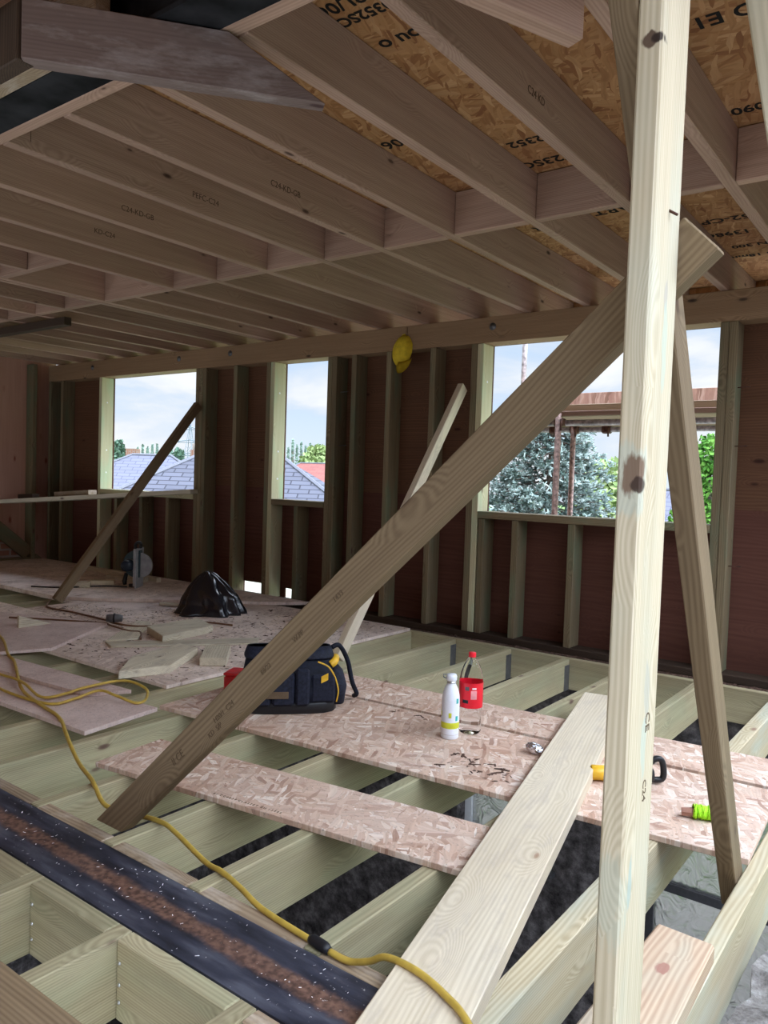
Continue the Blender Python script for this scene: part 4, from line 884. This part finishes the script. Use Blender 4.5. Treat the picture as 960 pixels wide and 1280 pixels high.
# ------------------------------------------------------------------ outside: ground, houses, trees
o = sheath('ground_lawn', [(-120, 30, GZ - .2, GZ)], 4.9, 160, M['grass']); o.name = 'trim_4'; struct(o)
o = sheath('added_paving', [(-9, 4, GZ, GZ + .03)], 4.9, 9.0, M['paving']); o.name = 'trim_6'; struct(o)  # added slab: turns the lower panes grey and bounces light up to the eaves
def hip_house(label, cx, cy, lx, ly, eave, ridge_z, rl, rz, roofm, wallm, name='house'):
    h = thing(name, label, 'house', (cx, cy, GZ), rz)
    ez, rzv = eave - GZ, ridge_z - GZ
    bx('house_wall', -lx + .35, lx - .35, -ly + .35, ly - .35, 0, ez, M[wallm], 'x', 0, parent=h)
    bm = bmesh.new(); e = [bm.verts.new((x, y, ez)) for x, y in ((-lx, -ly), (lx, -ly), (lx, ly), (-lx, ly))]; r0, r1 = bm.verts.new((-rl, 0, rzv)), bm.verts.new((rl, 0, rzv))
    for q in ((e[0], e[1], r1, r0), (e[1], e[2], r1), (e[2], e[3], r0, r1), (e[3], e[0], r0), (e[3], e[2], e[1], e[0])): bm.faces.new(q)
    ro = link('roof', bm_mesh(bm), M[roofm], h); add_uv(ro)
    bm = bmesh.new()
    for a, b_ in (((-rl, 0, rzv), (rl, 0, rzv)), ((-rl, 0, rzv), (-lx, -ly, ez)), ((rl, 0, rzv), (lx, -ly, ez))): tube_bm(bm, [a, b_], .07, 6)
    link('ridge_tiles', bm_mesh(bm), M['ridge'], h)
    return h, ez, rzv
hb = hip_house('grey tiled hip roofed house seen through the left and narrow windows', -18.0, 16.56, 5.3, 4.2, -.9, 1.58, 1.35, R(34), 'roof_tile', 'render')
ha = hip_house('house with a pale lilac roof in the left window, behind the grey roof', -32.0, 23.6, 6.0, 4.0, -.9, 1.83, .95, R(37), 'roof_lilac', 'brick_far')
hc = hip_house('house with a red roof far off in the narrow window', -37.5, 42, 3.5, 3.5, .2, 2.0, 1.5, .2, 'roof_red', 'brick_far')
hd = hip_house('house with a pale roof low in the right window', -8.3, 27, 3.6, 3.2, -1.0, 1.0, 1.2, .0, 'roof_lilac', 'brick_far')
ch = thing('chimney', 'brick chimney above the roofs in the left window', 'chimney', (-35.8, 29.6, GZ), R(37)); bx('chimney_stack', -.35, .35, -.4, .4, 0, 5.25, M['brick_far'], 'z', 0, parent=ch); add_uv(ch.children[0])
for dx in (-.2, .2): lathe('chimney_pot', [(.12, 0), (.14, .35), (.1, .4), (0, .4)], M['brick_far'], ch, 10, (dx, 0, 5.25))
gw = thing('brick_gable', 'brick gable with a chimney behind the lilac roof', 'house', (-51.0, 36.0, GZ), R(37)); o = bx('gable_wall', -2.2, .4, -1.5, 1.5, 0, 4.7, M['brick_far'], 'x', 0, parent=gw); add_uv(o); o = bx('gable_chimney', -.5, .3, -.5, .5, 4.7, 5.6, M['brick_far'], 'z', 0, parent=gw); add_uv(o)

def leaf_quads(bm, centre, rx, rz, n, size, rr, shell=.55, flat_=1.0):
    for _ in range(n):
        u = Vector((rr.gauss(0, 1), rr.gauss(0, 1), rr.gauss(0, 1))).normalized() * (shell + (1 - shell) * rr.random())
        p = Vector(centre) + Vector((u.x * rx, u.y * rx, u.z * rz))
        a_ = Vector((rr.gauss(0, 1), rr.gauss(0, 1), rr.gauss(0, 1))).normalized(); b_ = a_.orthogonal().normalized(); s = size * rr.uniform(.6, 1.3)
        bm.faces.new([bm.verts.new(p + a_ * s * x + b_ * s * y * flat_) for x, y in ((-1, 0), (0, -.6), (1, 0), (0, .6))])
def tree(name, lab, x, y, top, rad, mat, n, size, crowns=7, group='trees beyond the houses', cat='tree', low=.35, tall=1.0):
    rr = random.Random(int(abs(x * 31 + y * 7)))
    t = thing(name, lab, cat, (x, y, GZ), 0, group); H = top - GZ
    tube('trunk', [(0, 0, 0), (.05, 0, H * .5), (0, .05, H * .85)], [H * .03, H * .022, H * .008], M['bark'], 7, t)
    bm = bmesh.new()
    for k in range(crowns):
        f = (k + .5) / crowns; zz = H * (low + (1 - low) * f * .88); rr2 = rad * (.55 + .5 * math.sin(math.pi * (f * .85 + .12))) * (.8 if f > .8 else 1)
        off_ = rad * .35 * (1 - f)
        leaf_quads(bm, (rr.uniform(-off_, off_), rr.uniform(-off_, off_), zz), rr2 * .85, H * (1 - low) / crowns * .95, n // crowns, size, rr)
    link('crown', bm_mesh(bm), M[mat], t); return t
rr = random.Random(3)
for i in range(9):
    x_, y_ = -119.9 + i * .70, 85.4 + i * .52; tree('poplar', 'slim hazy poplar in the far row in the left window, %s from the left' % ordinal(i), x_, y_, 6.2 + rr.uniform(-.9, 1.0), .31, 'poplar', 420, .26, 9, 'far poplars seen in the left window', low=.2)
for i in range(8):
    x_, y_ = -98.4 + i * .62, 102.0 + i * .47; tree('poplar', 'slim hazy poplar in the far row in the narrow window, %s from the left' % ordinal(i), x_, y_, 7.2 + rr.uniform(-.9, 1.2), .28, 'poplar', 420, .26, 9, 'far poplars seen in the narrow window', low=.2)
tree('conifer', 'dark conifer beyond the roofs in the left window', -43.5, 34.2, 2.9, .9, 'leaf_d', 900, .16, 8)
tree('broadleaf_tree', 'dark green tree at the left jamb of the left window', -67, 45.5, 4.2, 1.3, 'leaf_d', 900, .25, 6)
tree('broadleaf_tree', 'yellow green spring tree in the narrow window', -44.5, 50, 4.0, 2.4, 'leaf_y', 2600, .22, 7)
tree('broadleaf_tree', 'yellow green spring tree behind the first in the narrow window', -44.8, 56.5, 4.0, 1.8, 'leaf_y', 1800, .2, 7)
tree('broadleaf_tree', 'round bright green tree behind the right brace in the right window', -5.05, 20, 2.63, .88, 'leaf', 5200, .07, 7, low=.25)
tree('broadleaf_tree', 'lime green tree beside the blue spruce in the right window', -7.6, 20, 2.0, 1.3, 'leaf_y', 3200, .10, 7, low=.2)
hd_ = tree('ivy_hedge', 'autumn coloured ivy over the brick gable in the left window', -49.2, 32.6, 1.75, 1.1, 'ivy', 1400, .18, 5, cat='hedge', low=.1)
# blue spruce close outside
st = thing('blue_spruce', 'large blue spruce filling the right window', 'tree', (-5.55, 12.0, GZ), 0)
tube('trunk', [(0, 0, 0), (0, 0, 3.2), (.03, 0, 5.3)], [.16, .10, .015], M['bark'], 9, st)
bm = bmesh.new(); bb = bmesh.new(); rr = random.Random(11)
for tier in range(44):
    f = tier / 43; z = .5 + 4.75 * f; rad = 1.95 * (1 - f) ** .55 + .08
    nb = int(11 + 10 * (1 - f))
    for k in range(nb):
        a_ = rr.uniform(0, 2 * math.pi); ln = rad * rr.uniform(.72, 1.08); c, s = math.cos(a_), math.sin(a_)
        tip = Vector((c * ln, s * ln, z - ln * .10 + rr.uniform(-.05, .1))); mid = Vector((c * ln * .55, s * ln * .55, z - ln * .13))
        tube_bm(bb, [(0, 0, z), mid, tip], [.016, .010, .004], 4, False)
        for q in range(int(8 + ln * 9)):
            t = .30 + .70 * rr.random() ** .7
            p = mid.lerp(tip, (t - .55) / .45) if t > .55 else Vector((0, 0, z)).lerp(mid, t / .55)
            p = p + Vector((rr.gauss(0, .07), rr.gauss(0, .07), rr.gauss(0, .045)))
            for _ in range(7):
                d = (Vector((c, s, .15)) + Vector((rr.gauss(0, .75), rr.gauss(0, .75), rr.gauss(0, .55)))).normalized()
                w = d.orthogonal().normalized() * .013; e = p + d * rr.uniform(.05, .10)
                bm.faces.new([bm.verts.new(v) for v in (p - w, p + w, e + w * .7, e - w * .7)])
link('needles', bm_mesh(bm), M['spruce'], st); link('branch', bm_mesh(bb), M['bark'], st)
# pylon far off
py = thing('pylon', 'lattice electricity pylon far off beside the right jamb of the left window', 'pylon', (-60.35, 48.87, GZ), .5)
bm = bmesh.new(); H = 9.0
for sx_ in (-1, 1):
    for sy_ in (-1, 1): tube_bm(bm, [(sx_ * 1.0, sy_ * 1.0, 0), (sx_ * .28, sy_ * .28, H * .72), (0, 0, H)], .035, 4)
for i in range(9):
    z0, z1 = H * .08 * i, H * .08 * (i + 1); w0, w1 = 1 - .72 * z0 / (H * .72), 1 - .72 * z1 / (H * .72)
    for sy_ in (-1, 1): tube_bm(bm, [(-w0, sy_ * w0, z0), (w1, sy_ * w1, z1)], .018, 4); tube_bm(bm, [(w0, sy_ * w0, z0), (-w1, sy_ * w1, z1)], .018, 4)
for z, l in ((H * .62, 1.5), (H * .76, 1.9), (H * .9, 1.2)): tube_bm(bm, [(-l, 0, z), (0, 0, z + .25), (l, 0, z)], .05, 4); tube_bm(bm, [(-l, 0, z), (l, 0, z)], .04, 4)
link('lattice_tower', bm_mesh(bm), M['steelgrey'], py)

# faint stamps, nail heads and nails on the timber
def face_text(o, txt, x, y, z, sz, mat_):
    t_ = text_on('stamp_mark', txt, sz, M[mat_], (x + .0004, y, z), (0, 1, 0), (0, 0, 1), o)
rj = {round(o.location.x - .0225, 3): o for o in bpy.data.objects if o.name.startswith('roof_joist') and o.location.y > 2.5}
M['ink_joist'] = flat('weak_ink', (.10, .062, .04), .8, .1)
for x, y, t_ in ((-2.369, 2.35, 'C24-KD-GB'), (-2.754, 2.25, 'PEFC-C24'), (-3.17, 2.2, 'C24-KD-GB'), (-1.16, 2.2, 'C24 KD'), (-3.585, 2.3, 'KD-C24')):
    o = rj.get(x)
    if o: face_text(o, t_, x + .045, y, 2.24, .035, 'ink_joist')
for x, y in ((-2.754, 1.46), (-1.5625, 1.50)):
    o = rj.get(x)
    if o:
        for k, (dy, dz) in enumerate(((0, .10), (-.022, .075), (.022, .075))):
            m_ = tube('pencil_mark', [(x + .0454, y, 2.30), (x + .0454, y + dy, 2.30 - (dz if k == 0 else .03))], .0010, M['ink_joist'], 4); child_keep(m_, o)
st_ = [o for o in bpy.data.objects if o.name.startswith('wall_stud')]
def near(lst, x): return min(lst, key=lambda o: abs(o.location.x - .023 - x))
for x in (-7.18, -4.700, -2.712):
    o = near(st_, x)
    for z in (1.02, 1.25, 1.74):
        n_ = lathe('nail_head', [(0, .002), (.008, .0018), (.009, 0)], M['whiteprint'], None, 8); n_.matrix_world = Matrix.Translation((x + .0466, 4.70, z)) @ Matrix.Rotation(R(90), 4, 'Y'); child_keep(n_, o)
o = near(st_, -1.098)
for z in (.62, 1.30, 1.63):
    n_ = tube('bent_nail', [(-1.052, 4.69, z), (-.985, 4.69, z + .003)], .003, M['rustclip'], 6); child_keep(n_, o)
o = near(st_, -4.020)
for z in (1.30, 1.72):
    n_ = tube('bent_nail', [(-3.974, 4.69, z), (-3.90, 4.69, z + .003)], .003, M['galv'], 6); child_keep(n_, o)
# small pieces belong to the part they sit on
def regroup(root, child, host):
    hs = [c for c in root.children if c.name.split('.')[0] == host]
    for c in [c for c in root.children if c.name.split('.')[0] == child]:
        if hs: child_keep(c, hs[0])
regroup(cb, 'label_panel', 'bottle_label'); regroup(fk, 'carry_loop', 'flask_cap'); regroup(fk, 'printed_patch', 'flask_body'); regroup(fk, 'lime_band', 'flask_body')
regroup(sw, 'motor_ring', 'motor'); regroup(sw, 'shoe_lip', 'shoe_plate'); regroup(tb, 'label_patch', 'pocket'); regroup(tb, 'badge', 'pocket'); regroup(tb, 'stud_button', 'top_flap'); regroup(pg, 'string_core', 'string'); regroup(pl, 'plug_collar', 'plug_body')
for o in list(bpy.data.objects):
    if o.name.startswith('scaffold_coupler'): regroup(o, 'coupler_bolt', 'coupler_body')
    if o.name.startswith('window_') and o.type == 'EMPTY': regroup(o, 'pane', 'window_frame')
